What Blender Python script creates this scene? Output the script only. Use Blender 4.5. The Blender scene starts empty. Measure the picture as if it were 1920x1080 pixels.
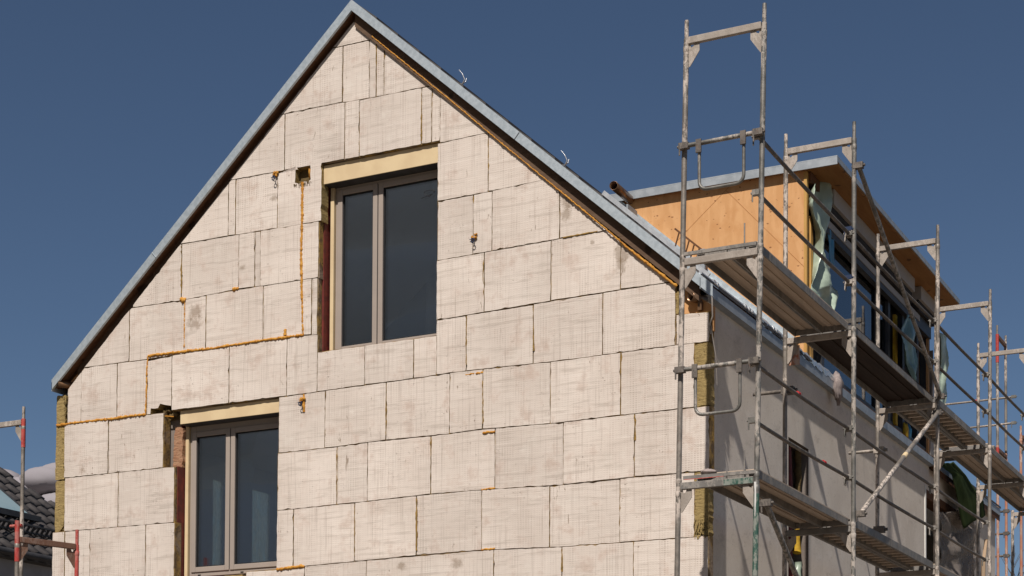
import bpy, math, random, json
from mathutils import Vector, Matrix
random.seed(7)
# Metres. x runs along the gable (0 = its right corner), y into the house, z = 0 at a course line of the insulation.
GZ = -4.3                                  # ground level
DATA = json.loads(r"""{"W1":{"l":-4.517301506061687,"r":-3.0376023382854083,"zt":4.36,"zb":2.31},"W2":{"l":-6.45237728662779,"r":-5.026762676774641,"zt":1.87,"zb":-0.02},"boards":[[-1,[[-5.448,-0.62],[-4.669,-0.62],[-4.669,-0.03],[-5.448,-0.03]]],[-1,[[-4.669,-0.62],[-3.879,-0.62],[-3.879,-0.004],[-4.669,-0.017]]],[-1,[[-3.879,-0.62],[-2.344,-0.62],[-2.344,0.014],[-3.879,-0.004]]],[-1,[[-2.344,-0.62],[-1.569,-0.62],[-1.569,-0.01],[-2.344,0.01]]],[-1,[[-1.569,-0.62],[-0.79,-0.62],[-0.79,-0.01],[-1.569,-0.01]]],[-1,[[-0.79,-0.62],[-0.007,-0.62],[-0.007,-0.01],[-0.79,-0.01]]],[0,[[-8.245,-0.026],[-8.057,-0.026],[-8.057,0.6],[-8.245,0.6]]],[0,[[-8.057,-0.026],[-7.673,-0.026],[-7.673,0.599],[-8.057,0.6]]],[0,[[-7.673,-0.026],[-6.856,-0.026],[-6.856,0.597],[-7.673,0.598]]],[0,[[-6.856,-0.026],[-6.444,-0.026],[-6.444,0.593],[-6.856,0.597]]],[0,[[-5.037,-0.025],[-4.817,-0.022],[-4.817,0.619],[-5.037,0.618]]],[0,[[-4.817,-0.02],[-4.033,-0.006],[-4.033,0.626],[-4.817,0.62]]],[0,[[-4.033,-0.005],[-3.265,0.01],[-3.265,0.64],[-4.033,0.627]]],[0,[[-3.265,0.013],[-2.487,0.017],[-2.487,0.642],[-3.265,0.642]]],[0,[[-2.487,0.015],[-1.709,-0.006],[-1.709,0.618],[-2.487,0.639]]],[0,[[-1.709,-0.01],[-0.939,-0.01],[-0.939,0.622],[-1.709,0.614]]],[0,[[-0.939,-0.01],[-0.151,-0.01],[-0.151,0.621],[-0.939,0.626]]],[1,[[-8.068,0.6],[-7.262,0.595],[-7.262,1.232],[-8.068,1.233]]],[1,[[-7.262,0.594],[-6.452,0.593],[-6.452,1.227],[-7.262,1.232]]],[1,[[-5.036,0.618],[-4.26,0.624],[-4.26,1.25],[-5.036,1.25]]],[1,[[-4.26,0.625],[-3.874,0.628],[-3.874,1.26],[-4.26,1.252]]],[1,[[-3.874,0.629],[-3.095,0.644],[-3.095,1.256],[-3.874,1.263]]],[1,[[-3.095,0.644],[-2.336,0.638],[-2.336,1.268],[-3.095,1.256]]],[1,[[-2.336,0.634],[-1.559,0.614],[-1.559,1.246],[-2.336,1.265]]],[1,[[-1.559,0.616],[-0.782,0.627],[-0.782,1.255],[-1.559,1.248]]],[1,[[-0.782,0.629],[0.004,0.621],[0.004,1.252],[-0.782,1.254]]],[2,[[-8.079,1.233],[-7.417,1.232],[-7.417,1.869],[-8.079,1.878]]],[2,[[-7.417,1.232],[-6.617,1.228],[-6.617,1.86],[-7.417,1.867]]],[2,[[-5.026,1.25],[-4.42,1.251],[-4.42,1.877],[-5.026,1.869]]],[2,[[-4.42,1.25],[-3.648,1.267],[-3.648,1.883],[-4.42,1.878]]],[2,[[-3.648,1.266],[-2.874,1.258],[-2.874,1.893],[-3.648,1.884]]],[2,[[-2.874,1.26],[-2.482,1.269],[-2.482,1.893],[-2.874,1.895]]],[2,[[-2.482,1.269],[-1.707,1.249],[-1.707,1.878],[-2.482,1.891]]],[2,[[-1.707,1.246],[-0.933,1.257],[-0.933,1.881],[-1.707,1.876]]],[2,[[-0.933,1.256],[-0.153,1.256],[-0.153,1.887],[-0.933,1.882]]],[3,[[-8.042,1.877],[-7.833,1.876],[-7.833,2.475],[-8.042,2.285]]],[3,[[-7.833,1.874],[-7.295,1.867],[-7.295,2.51],[-7.79,2.513],[-7.833,2.475]]],[3,[[-7.295,1.865],[-6.857,1.86],[-6.857,2.499],[-7.295,2.509]]],[3,[[-6.857,1.86],[-6.501,1.861],[-6.501,2.502],[-6.857,2.498]]],[3,[[-5.702,1.875],[-5.702,2.517],[-6.501,2.505],[-6.501,1.875]]],[3,[[-4.925,1.875],[-4.925,2.522],[-5.702,2.52],[-5.702,1.875]]],[3,[[-4.925,1.87],[-4.523,1.875],[-4.523,2.507],[-4.925,2.521]]],[3,[[-4.528,1.877],[-3.918,1.884],[-3.918,2.31],[-4.528,2.31]]],[3,[[-3.918,1.885],[-3.312,1.887],[-3.312,2.31],[-3.918,2.31]]],[3,[[-3.312,1.889],[-3.036,1.891],[-3.036,2.31],[-3.312,2.31]]],[3,[[-3.038,1.893],[-2.681,1.896],[-2.681,2.474],[-3.038,2.47]]],[3,[[-2.681,1.895],[-1.903,1.882],[-1.903,2.488],[-2.681,2.478]]],[3,[[-1.903,1.879],[-1.13,1.879],[-1.13,2.503],[-1.903,2.493]]],[3,[[-1.13,1.88],[-0.352,1.886],[-0.352,2.479],[-0.39,2.513],[-1.13,2.507]]],[4,[[-7.792,2.512],[-7.127,2.509],[-7.127,3.113]]],[4,[[-7.127,2.505],[-6.333,2.506],[-6.333,3.119],[-7.106,3.132],[-7.127,3.113]]],[4,[[-6.333,2.508],[-6.03,2.511],[-6.03,3.132],[-6.333,3.124]]],[4,[[-6.03,2.514],[-5.248,2.525],[-5.248,3.137],[-6.03,3.137]]],[4,[[-5.248,2.524],[-4.726,2.52],[-4.726,3.132],[-5.248,3.135]]],[4,[[-4.726,2.518],[-4.604,2.513],[-4.604,3.131],[-4.726,3.131]]],[4,[[-4.604,2.507],[-4.531,2.504],[-4.531,3.13],[-4.604,3.13]]],[4,[[-3.04,2.47],[-2.472,2.482],[-2.472,3.107],[-3.04,3.1]]],[4,[[-2.472,2.485],[-1.707,2.499],[-1.707,3.119],[-2.472,3.108]]],[4,[[-1.707,2.503],[-0.937,2.51],[-0.937,3.009],[-1.073,3.132],[-1.707,3.121]]],[4,[[-0.937,2.513],[-0.39,2.513],[-0.937,3.009]]],[5,[[-7.08,3.131],[-6.382,3.12],[-6.382,3.772],[-6.399,3.772],[-7.08,3.156]]],[5,[[-6.382,3.122],[-5.586,3.147],[-5.586,3.764],[-6.382,3.772]]],[5,[[-5.586,3.145],[-5.365,3.141],[-5.365,3.759],[-5.586,3.761]]],[5,[[-5.365,3.138],[-5.291,3.137],[-5.291,3.756],[-5.365,3.757]]],[5,[[-5.291,3.135],[-4.519,3.13],[-4.519,3.747],[-5.291,3.755]]],[5,[[-3.035,3.1],[-2.608,3.105],[-2.608,3.731],[-3.035,3.728]]],[5,[[-2.608,3.106],[-2.384,3.108],[-2.384,3.733],[-2.608,3.732]]],[5,[[-2.384,3.11],[-1.61,3.121],[-1.61,3.617],[-1.759,3.752],[-2.384,3.737]]],[5,[[-1.61,3.124],[-1.069,3.128],[-1.61,3.617]]],[6,[[-6.4,3.771],[-5.733,3.766],[-5.733,4.375]]],[6,[[-5.733,3.765],[-5.635,3.764],[-5.635,4.394],[-5.712,4.394],[-5.733,4.375]]],[6,[[-5.635,3.762],[-5.069,3.754],[-5.069,4.384],[-5.635,4.393]]],[6,[[-5.069,3.753],[-4.487,3.747],[-4.487,4.383],[-5.069,4.383]]],[6,[[-3.036,3.728],[-2.432,3.733],[-2.432,4.355],[-3.036,4.342]]],[6,[[-2.432,3.735],[-1.754,3.748],[-2.426,4.355],[-2.432,4.355]]],[7,[[-5.714,4.392],[-4.977,4.383],[-4.977,5.014],[-5.027,5.014]]],[7,[[-4.977,4.383],[-4.195,4.376],[-4.195,5.003],[-4.977,5.014]]],[7,[[-4.195,4.373],[-4.008,4.37],[-4.008,4.992],[-4.195,4.997]]],[7,[[-3.235,4.37],[-3.235,4.976],[-4.008,4.985],[-4.008,4.37]]],[7,[[-3.11,4.37],[-3.11,4.974],[-3.235,4.974],[-3.235,4.37]]],[7,[[-3.01,4.37],[-3.01,4.885],[-3.108,4.973],[-3.11,4.973],[-3.11,4.37]]],[7,[[-3.01,4.343],[-2.419,4.35],[-3.01,4.885]]],[8,[[-5.029,5.012],[-4.227,5.004],[-4.227,5.625],[-4.352,5.625]]],[8,[[-4.227,4.999],[-3.887,4.985],[-3.887,5.618],[-4.227,5.623]]],[8,[[-3.887,4.981],[-3.801,4.982],[-3.801,5.601],[-3.818,5.616],[-3.887,5.616]]],[8,[[-3.801,4.983],[-3.703,4.982],[-3.703,5.511],[-3.801,5.601]]],[8,[[-3.703,4.981],[-3.112,4.977],[-3.703,5.511]]],[9,[[-4.354,5.623],[-3.822,5.619],[-4.09,5.862]]],[3,[[-0.343,1.884],[-0.0,1.879],[-0.001,2.171],[-0.344,2.183]]],[0,[[-0.148,0.01],[-0.008,-0.021],[-0.01,-0.423],[-0.147,-0.415]]]],"wool":[[[-8.219,2.226],[-8.08,2.224],[-8.083,1.895],[-8.213,1.883]],[[-8.217,1.864],[-8.082,1.876],[-8.072,1.223],[-8.219,1.223]],[[-8.219,1.21],[-8.071,1.211],[-8.079,0.674],[-8.224,0.539]],[[-0.151,1.866],[-0.0,1.874],[0.004,1.266],[-0.15,1.262]],[[-0.149,0.627],[-0.004,0.63],[-0.008,-0.0],[-0.148,0.025]],[[-0.353,2.421],[-0.322,2.417],[-0.321,2.191],[-0.352,2.195]]],"foam":{"A":[[[-8.205,1.869],[-7.847,1.872],[-7.447,1.866],[-7.132,1.869],[-6.875,1.867]],0.016],"B":[[[-6.875,1.867],[-6.867,2.095],[-6.86,2.402],[-6.85,2.54]],0.011],"C":[[[-6.85,2.54],[-6.448,2.533],[-5.924,2.519],[-5.63,2.523],[-5.326,2.525],[-4.983,2.522],[-4.709,2.521]],0.016],"D":[[[-4.709,2.521],[-4.722,2.687],[-4.727,2.923]],0.013],"D2":[[[-4.731,2.923],[-4.736,3.071],[-4.737,3.159],[-4.747,3.455],[-4.739,3.69],[-4.738,3.985],[-4.737,4.209]],0.017],"E":[[[-6.331,2.574],[-6.331,2.83],[-6.327,3.098]],0.008],"F":[[[-6.388,3.131],[-6.32,3.116]],0.03],"G":[[[-5.659,3.149],[-5.586,3.151]],0.022],"H":[[[-4.696,1.868],[-4.694,1.675]],0.016],"I":[[[-2.686,1.854],[-2.592,1.854],[-2.479,1.855]],0.014],"J":[[[-2.482,1.227],[-2.413,1.229],[-2.339,1.23]],0.016],"K":[[[-2.49,0.639],[-2.416,0.644],[-2.335,0.645]],0.014],"L":[[[-2.487,0.018],[-2.406,0.018],[-2.331,0.024]],0.015],"M":[[[-5.034,-0.03],[-4.851,-0.023],[-4.67,-0.02]],0.018],"N":[[[-0.896,2.953],[-0.729,2.801],[-0.53,2.63],[-0.333,2.455]],0.03],"O":[[[-1.669,3.662],[-1.311,3.339],[-0.896,2.953]],0.015],"P":[[[-3.841,5.637],[-2.948,4.832],[-2.282,4.218],[-1.669,3.662]],0.007],"Q":[[[-4.948,2.55],[-4.949,2.609]],0.018]},"ochre":[[[-1.907,2.472],[-1.905,2.329],[-1.899,2.11],[-1.899,1.978]],[[-2.48,3.081],[-2.485,2.848],[-2.474,2.568]],[[-2.681,2.467],[-2.682,2.149],[-2.679,1.925]],[[-0.781,1.248],[-0.775,1.125],[-0.775,0.956]],[[-3.096,1.241],[-3.098,1.017],[-3.099,0.792]],[[-7.265,1.205],[-7.259,0.956],[-7.257,0.615]],[[-4.034,0.612],[-4.03,0.296],[-4.029,0.021]],[[-4.262,1.237],[-4.259,0.89],[-4.257,0.647]],[[-4.419,1.844],[-4.419,1.542],[-4.417,1.28]],[[-6.503,2.362],[-6.502,2.178]],[[-4.01,4.856],[-4.006,4.379]],[[-2.434,4.278],[-2.426,3.758]],[[-3.803,5.548],[-3.797,4.985]],[[-3.706,5.483],[-3.699,4.996]],[[-6.388,3.743],[-6.377,3.172]],[[-3.266,0.609],[-3.262,0.029]],[[-2.485,1.781],[-2.476,1.293]],[[-1.57,-0.037],[-1.567,-0.295]],[[-3.123,4.95],[-3.109,4.362]],[[-1.192,3.132],[-1.606,3.123]],[[-3.238,4.932],[-3.232,4.372]],[[-1.709,0.594],[-1.71,0.432]],[[-2.345,-0.03],[-2.343,-0.162]],[[-3.649,1.865],[-3.648,1.283]]],"hole1":[[-4.837,4.403],[-4.75,4.436],[-4.638,4.417],[-4.636,4.234],[-4.65,4.206],[-4.839,4.226]],"hole2":[[-6.803,1.922],[-6.668,1.92],[-6.669,1.969],[-6.592,1.943],[-6.493,1.92],[-6.491,1.792],[-6.805,1.811]],"anchors":[[-5.088,4.338],[-2.582,3.274],[-4.709,1.794]],"stains":[[-6.182,2.964,0.1],[-6.181,2.842,0.1],[-1.53,3.504,0.1],[-1.548,3.37,0.08],[-0.924,2.872,0.1],[-0.93,2.739,0.08],[-2.768,-0.108,0.07],[-3.449,-0.094,0.06],[-7.805,1.301,0.05],[-5.128,4.094,0.05],[-5.531,3.377,0.04],[-1.25,3.027,0.03],[-8.104,2.735,0.05]],"sheets":{"green":[[[3.448,4.564],[3.387,4.327],[3.591,4.081],[3.673,3.856],[3.57,3.515],[3.468,3.331],[3.631,3.283],[4.008,3.226]],[[4.269,4.886],[4.225,4.628],[4.031,4.215],[3.945,3.905],[4.224,3.826],[4.398,3.683],[4.509,3.616],[4.201,3.27]]],"blue":[[[4.12,4.658],[4.163,4.39],[4.249,4.16],[4.313,3.858]],[[4.446,4.75],[4.468,4.485],[4.467,4.226],[4.467,3.902]]],"teal":[[[7.459,4.074],[7.204,3.769],[7.541,3.453],[7.886,3.224]],[[8.101,4.181],[8.039,3.868],[8.096,3.509],[8.123,3.247]]],"teal2":[[[9.024,4.253],[9.116,3.736],[8.854,3.216],[9.045,3.089]],[[9.451,4.236],[9.513,3.829],[9.376,3.407],[9.175,3.093]]],"dust":[[[9.763,1.757],[9.628,1.438],[9.691,1.133],[9.753,0.748]],[[10.942,2.001],[12.534,1.952],[12.369,1.497],[11.895,1.01]]],"tarp":[[[9.24,2.36],[9.977,2.367],[10.321,2.011],[10.672,1.663]],[[10.048,2.555],[10.9,2.475],[12.038,2.292],[12.274,2.108]]]}}""")
COL = bpy.context.scene.collection
scn = bpy.context.scene

# ------------------------------------------------------------------ materials
class NT:
    def __init__(s, name):
        s.m = bpy.data.materials.new(name); s.m.use_nodes = True
        s.t = s.m.node_tree; s.b = s.t.nodes['Principled BSDF']; s._co = None
    def n(s, typ, **k):
        o = s.t.nodes.new(typ)
        for a, b in k.items(): setattr(o, a, b)
        return o
    def put(s, sock, v):
        if isinstance(v, bpy.types.NodeSocket): s.t.links.new(v, sock)
        elif v is not None:
            if sock.type == 'RGBA' and not isinstance(v, (int, float)): v = (*v[:3], 1)
            sock.default_value = v
    @property
    def co(s):
        if s._co is None: s._co = s.n('ShaderNodeTexCoord').outputs['Object']
        return s._co
    def scaled(s, sc, rot=(0, 0, 0), src=None):
        o = s.n('ShaderNodeMapping'); s.put(o.inputs['Vector'], src or s.co)
        o.inputs['Scale'].default_value = sc; o.inputs['Rotation'].default_value = rot
        return o.outputs[0]
    def noise(s, scale, detail=3, rough=.55, vec=None, dist=0):
        o = s.n('ShaderNodeTexNoise'); s.put(o.inputs['Vector'], vec or s.co)
        o.inputs['Scale'].default_value = scale; o.inputs['Detail'].default_value = detail
        o.inputs['Roughness'].default_value = rough; o.inputs['Distortion'].default_value = dist
        return o.outputs['Fac']
    def ramp(s, fac, a, b, va=0., vb=1.):
        o = s.n('ShaderNodeMapRange'); o.interpolation_type = 'SMOOTHSTEP'
        s.put(o.inputs[0], fac); s.put(o.inputs[1], a); s.put(o.inputs[2], b); s.put(o.inputs[3], va); s.put(o.inputs[4], vb)
        return o.outputs[0]
    def math(s, op, a, b=None):
        o = s.n('ShaderNodeMath', operation=op); s.put(o.inputs[0], a)
        if b is not None: s.put(o.inputs[1], b)
        return o.outputs[0]
    def mix(s, f, a, b, typ='MIX'):
        o = s.n('ShaderNodeMix', data_type='RGBA', blend_type=typ)
        s.put(o.inputs[0], f); s.put(o.inputs[6], a); s.put(o.inputs[7], b)
        return o.outputs[2]
    def bump(s, h, strength=.3, dist=.01):
        o = s.n('ShaderNodeBump'); s.put(o.inputs['Height'], h)
        o.inputs['Strength'].default_value = strength; o.inputs['Distance'].default_value = dist
        s.t.links.new(o.outputs[0], s.b.inputs['Normal'])
    def island(s): return s.n('ShaderNodeNewGeometry').outputs['Random Per Island']
    def done(s, col, rough=.8, metal=0., spec=.3):
        s.put(s.b.inputs['Base Color'], col); s.put(s.b.inputs['Roughness'], rough); s.put(s.b.inputs['Metallic'], metal)
        s.b.inputs['Specular IOR Level'].default_value = spec
        return s.m

def simple(name, a, b=None, scale=8, rough=.7, metal=0., spec=.3, bump=0., lo=.35, hi=.65, vec=None, detail=4):
    t = NT(name)
    if b is None: return t.done(a, rough, metal, spec)
    v = t.scaled(vec) if vec else None
    f = t.noise(scale, detail, .6, v)
    if bump: t.bump(f, bump, .006)
    return t.done(t.mix(t.ramp(f, lo, hi), a, b), rough, metal, spec)

def mat_board():
    t = NT('insulation facing')
    sx = t.n('ShaderNodeSeparateXYZ'); t.put(sx.inputs[0], t.co)
    x, z = sx.outputs['X'], sx.outputs['Z']
    isl = t.island()
    cb = t.n('ShaderNodeCombineXYZ'); t.put(cb.inputs[0], t.math('MULTIPLY', isl, 61.)); t.put(cb.inputs[2], t.math('MULTIPLY', isl, 43.))
    av = t.n('ShaderNodeVectorMath', operation='ADD'); t.put(av.inputs[0], t.co); t.put(av.inputs[1], cb.outputs[0])
    v = av.outputs[0]                                      # every board has its own piece of the pattern
    dx = t.math('SINE', t.math('MULTIPLY', x, 2*math.pi/.031)); dz = t.math('SINE', t.math('MULTIPLY', z, 2*math.pi/.0215))
    dots = t.math('MULTIPLY', t.ramp(dx, -.5, .8), t.ramp(dz, -.3, .8))
    band = t.math('MULTIPLY', t.ramp(t.noise(1, 2, .5, t.scaled((9, 1, .9), src=v)), .45, .60), t.ramp(t.noise(3.1, 3, .6, v), .36, .60))
    streak = t.noise(1, 5, .72, t.scaled((1.7, 1, 21), (0, math.radians(1.2), 0), src=v), .5)
    vstr = t.noise(1, 3, .65, t.scaled((30, 1, 1.1), src=v))
    blot = t.noise(3.4, 5, .68, v)
    c = t.mix(t.ramp(t.noise(1.7, 4, .6, v), .35, .65), (.585, .512, .455), (.672, .598, .538))
    c = t.mix(t.ramp(blot, .50, .70, 0, .8), c, (.50, .395, .335))
    c = t.mix(t.ramp(blot, .46, .28, 0, .55), c, (.70, .645, .585))
    c = t.mix(t.ramp(streak, .50, .66, 0, .42), c, (.37, .315, .27))
    c = t.mix(t.ramp(streak, .46, .30, 0, .35), c, (.73, .67, .61))
    c = t.mix(t.ramp(vstr, .52, .72, 0, .45), c, (.38, .315, .27))
    c = t.mix(t.math('MULTIPLY', dots, t.ramp(band, 0, 1, .08, .50)), c, (.29, .225, .185))
    g = t.n('ShaderNodeHueSaturation'); t.put(g.inputs['Color'], c)
    t.put(g.inputs['Value'], t.ramp(isl, 0, 1, .96, 1.04)); c = g.outputs[0]
    sp = t.math('MULTIPLY', t.ramp(t.noise(30, 3, .6, v), .63, .70), t.ramp(t.noise(2.3, 3, .6, v), .50, .62))
    c = t.mix(t.math('MULTIPLY', sp, .8), c, (.15, .10, .07))
    sc = t.math('MULTIPLY', t.ramp(t.noise(1, 3, .6, t.scaled((19, 1, 5), (0, .5, 0), src=v), 1.2), .66, .71), t.ramp(t.noise(1.3, 2, .5, v), .50, .60))
    c = t.mix(t.math('MULTIPLY', sc, .7), c, (.20, .145, .10))
    # grimy patches where the photo shows them: centre x, z and radius
    wob = t.noise(9, 4, .75)
    for (px, pz, r) in DATA['stains']:
        d = t.n('ShaderNodeVectorMath', operation='DISTANCE')
        cz = t.n('ShaderNodeCombineXYZ'); t.put(cz.inputs[0], x); t.put(cz.inputs[2], z)
        t.put(d.inputs[0], cz.outputs[0]); d.inputs[1].default_value = (px, 0, pz)
        dd = t.math('ADD', d.outputs['Value'], t.math('MULTIPLY', t.math('SUBTRACT', wob, .5), r*3.2))
        c = t.mix(t.ramp(dd, r*1.15, r*.3, 0, .6), c, (.24, .18, .13))
    t.bump(t.math('ADD', t.math('MULTIPLY', dots, -.5), t.math('ADD', t.math('MULTIPLY', streak, 1.6), t.math('MULTIPLY', blot, 2.))), .3, .005)
    return t.done(c, .92, 0, .15)

def mat_bed():
    t = NT('joint filling'); f = t.noise(6, 4, .7); h = t.noise(45, 3, .7)
    c = t.mix(t.ramp(f, .38, .62), (.13, .09, .055), (.33, .21, .065))
    c = t.mix(t.ramp(t.noise(2.4, 3, .6), .48, .62), c, (.26, .20, .15))
    c = t.mix(t.ramp(h, .55, .7), c, (.03, .02, .015))
    t.bump(h, .8, .01)
    return t.done(c, .95, 0, .1)

def mat_wool(name='mineral wool', a=(.37, .275, .12), b=(.25, .18, .078)):
    t = NT(name)
    f = t.noise(1, 5, .7, t.scaled((14, 14, 40)))
    c = t.mix(t.ramp(f, .3, .7), a, b)
    c = t.mix(t.ramp(t.noise(48, 2, .6), .6, .72, 0, .7), c, (.09, .06, .025))
    t.bump(f, .8, .02)
    return t.done(c, .95, 0, .1)

def mat_steel(name, a, b, splash=.6, col=(.52, .46, .41), rust=.15, metal=.45, rough=.5):
    t = NT(name)
    oi = t.n('ShaderNodeObjectInfo').outputs['Random']
    off = t.n('ShaderNodeVectorMath', operation='ADD'); t.put(off.inputs[0], t.co)
    cb = t.n('ShaderNodeCombineXYZ'); t.put(cb.inputs[0], t.math('MULTIPLY', oi, 37.)); t.put(off.inputs[1], cb.outputs[0])
    v = off.outputs[0]
    c = t.mix(t.ramp(t.noise(7, 4, .6, v), .35, .65), a, b)
    m1 = t.math('MULTIPLY', t.ramp(t.noise(1, 5, .75, t.scaled((24, 24, 11), src=v)), .46, .54), t.ramp(t.noise(1.6, 2, .5, v), .40, .56))
    c = t.mix(t.math('MULTIPLY', m1, splash), c, col)
    c = t.mix(t.math('MULTIPLY', t.ramp(t.noise(17, 4, .7, v), .6, .72), rust), c, (.16, .07, .035))
    t.bump(t.math('ADD', m1, t.noise(60, 2, .5, v)), .35, .004)
    return t.done(c, t.ramp(m1, 0, 1, rough, .9), t.ramp(m1, 0, 1, metal, 0), .4)

def mat_wood(name, a, b, sc=(3, 3, 30), knots=True, rough=.75, rot=(0, 0, 0)):
    t = NT(name)
    f = t.noise(1, 5, .65, t.scaled(sc, rot), .6)
    c = t.mix(t.ramp(f, .32, .68), a, b)
    if knots: c = t.mix(t.ramp(t.noise(5.5, 1, .4), .68, .74, 0, .8), c, tuple(k*.3 for k in b))
    t.bump(f, .25, .004)
    return t.done(c, rough, 0, .2)

def mat_osb():
    t = NT('orange board')
    f = t.noise(1, 4, .6, t.scaled((9, 9, 2.2)), .8)
    c = t.mix(t.ramp(f, .35, .65), (.56, .295, .125), (.63, .35, .16))
    c = t.mix(t.ramp(t.noise(3.2, 3, .6), .5, .7, 0, .45), c, (.50, .235, .085))
    k = t.ramp(t.noise(1, 1, .4, t.scaled((17, 17, 30))), .715, .76)
    c = t.mix(t.math('MULTIPLY', k, .8), c, (.17, .06, .02))
    t.bump(f, .15, .003)
    return t.done(c, .7, 0, .25)

def mat_plaster(name, a, b, c3):
    t = NT(name)
    c = t.mix(t.ramp(t.noise(.9, 5, .65), .35, .65), a, b)
    c = t.mix(t.ramp(t.noise(5, 5, .7), .52, .72, 0, .6), c, c3)
    c = t.mix(t.ramp(t.noise(1, 4, .7, t.scaled((2, 2.6, 7), (.35, 0, 0))), .55, .7, 0, .35), c, tuple(k*.6 for k in a))
    c = t.mix(t.ramp(t.noise(1, 4, .7, t.scaled((3, 3, .5))), .55, .75, 0, .35), c, tuple(k*.72 for k in a))
    c = t.mix(t.ramp(t.noise(55, 2, .5), .64, .7, 0, .5), c, tuple(k*.5 for k in a))
    t.bump(t.noise(60, 4, .6), .3, .004)
    return t.done(c, .93, 0, .15)

def mat_glass(name, tint, f0=.09, trans=.62):
    t = NT(name); nt = t.t; nt.nodes.remove(t.b)
    tr = t.n('ShaderNodeBsdfTransparent'); tr.inputs[0].default_value = (*[k*trans for k in tint], 1)
    gl = t.n('ShaderNodeBsdfGlossy'); gl.inputs['Roughness'].default_value = .015; gl.inputs[0].default_value = (.9, .93, .95, 1)
    nz = t.noise(.8, 2, .5)
    bp = t.n('ShaderNodeBump'); bp.inputs['Strength'].default_value = .04; bp.inputs['Distance'].default_value = .02
    nt.links.new(nz, bp.inputs['Height']); nt.links.new(bp.outputs[0], gl.inputs['Normal'])
    ge = t.n('ShaderNodeNewGeometry'); dt_ = t.n('ShaderNodeVectorMath', operation='DOT_PRODUCT')
    nt.links.new(ge.outputs['Normal'], dt_.inputs[0]); nt.links.new(ge.outputs['Incoming'], dt_.inputs[1])
    c1 = t.math('SUBTRACT', 1., t.math('ABSOLUTE', dt_.outputs['Value']))
    fac = t.math('ADD', f0, t.math('MULTIPLY', t.math('POWER', c1, 5.), 1-f0))     # same on both faces of a pane
    mx = t.n('ShaderNodeMixShader')
    nt.links.new(fac, mx.inputs[0]); nt.links.new(tr.outputs[0], mx.inputs[1]); nt.links.new(gl.outputs[0], mx.inputs[2])
    nt.links.new(mx.outputs[0], nt.nodes['Material Output'].inputs['Surface'])
    return t.m

def mat_film(name, col, alpha, rough=.3):
    t = NT(name)
    c = t.mix(t.ramp(t.noise(6, 4, .6), .35, .65), col, tuple(k*.72 for k in col))
    m = t.done(c, rough, 0, .6)
    t.b.inputs['Alpha'].default_value = alpha
    return m

def mat_milky():
    t = NT('milky pane'); nt = t.t; nt.nodes.remove(t.b)
    tl_ = t.n('ShaderNodeBsdfTranslucent'); tl_.inputs[0].default_value = (.86, .92, .80, 1); tr = t.n('ShaderNodeBsdfTransparent'); tr.inputs[0].default_value = (.75, .8, .7, 1)
    mx = t.n('ShaderNodeMixShader'); nt.links.new(t.ramp(t.noise(5, 4, .6, t.scaled((1, 3, 1))), .35, .65, .25, .8), mx.inputs[0])
    nt.links.new(tr.outputs[0], mx.inputs[1]); nt.links.new(tl_.outputs[0], mx.inputs[2]); nt.links.new(mx.outputs[0], nt.nodes['Material Output'].inputs['Surface'])
    return t.m

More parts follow.
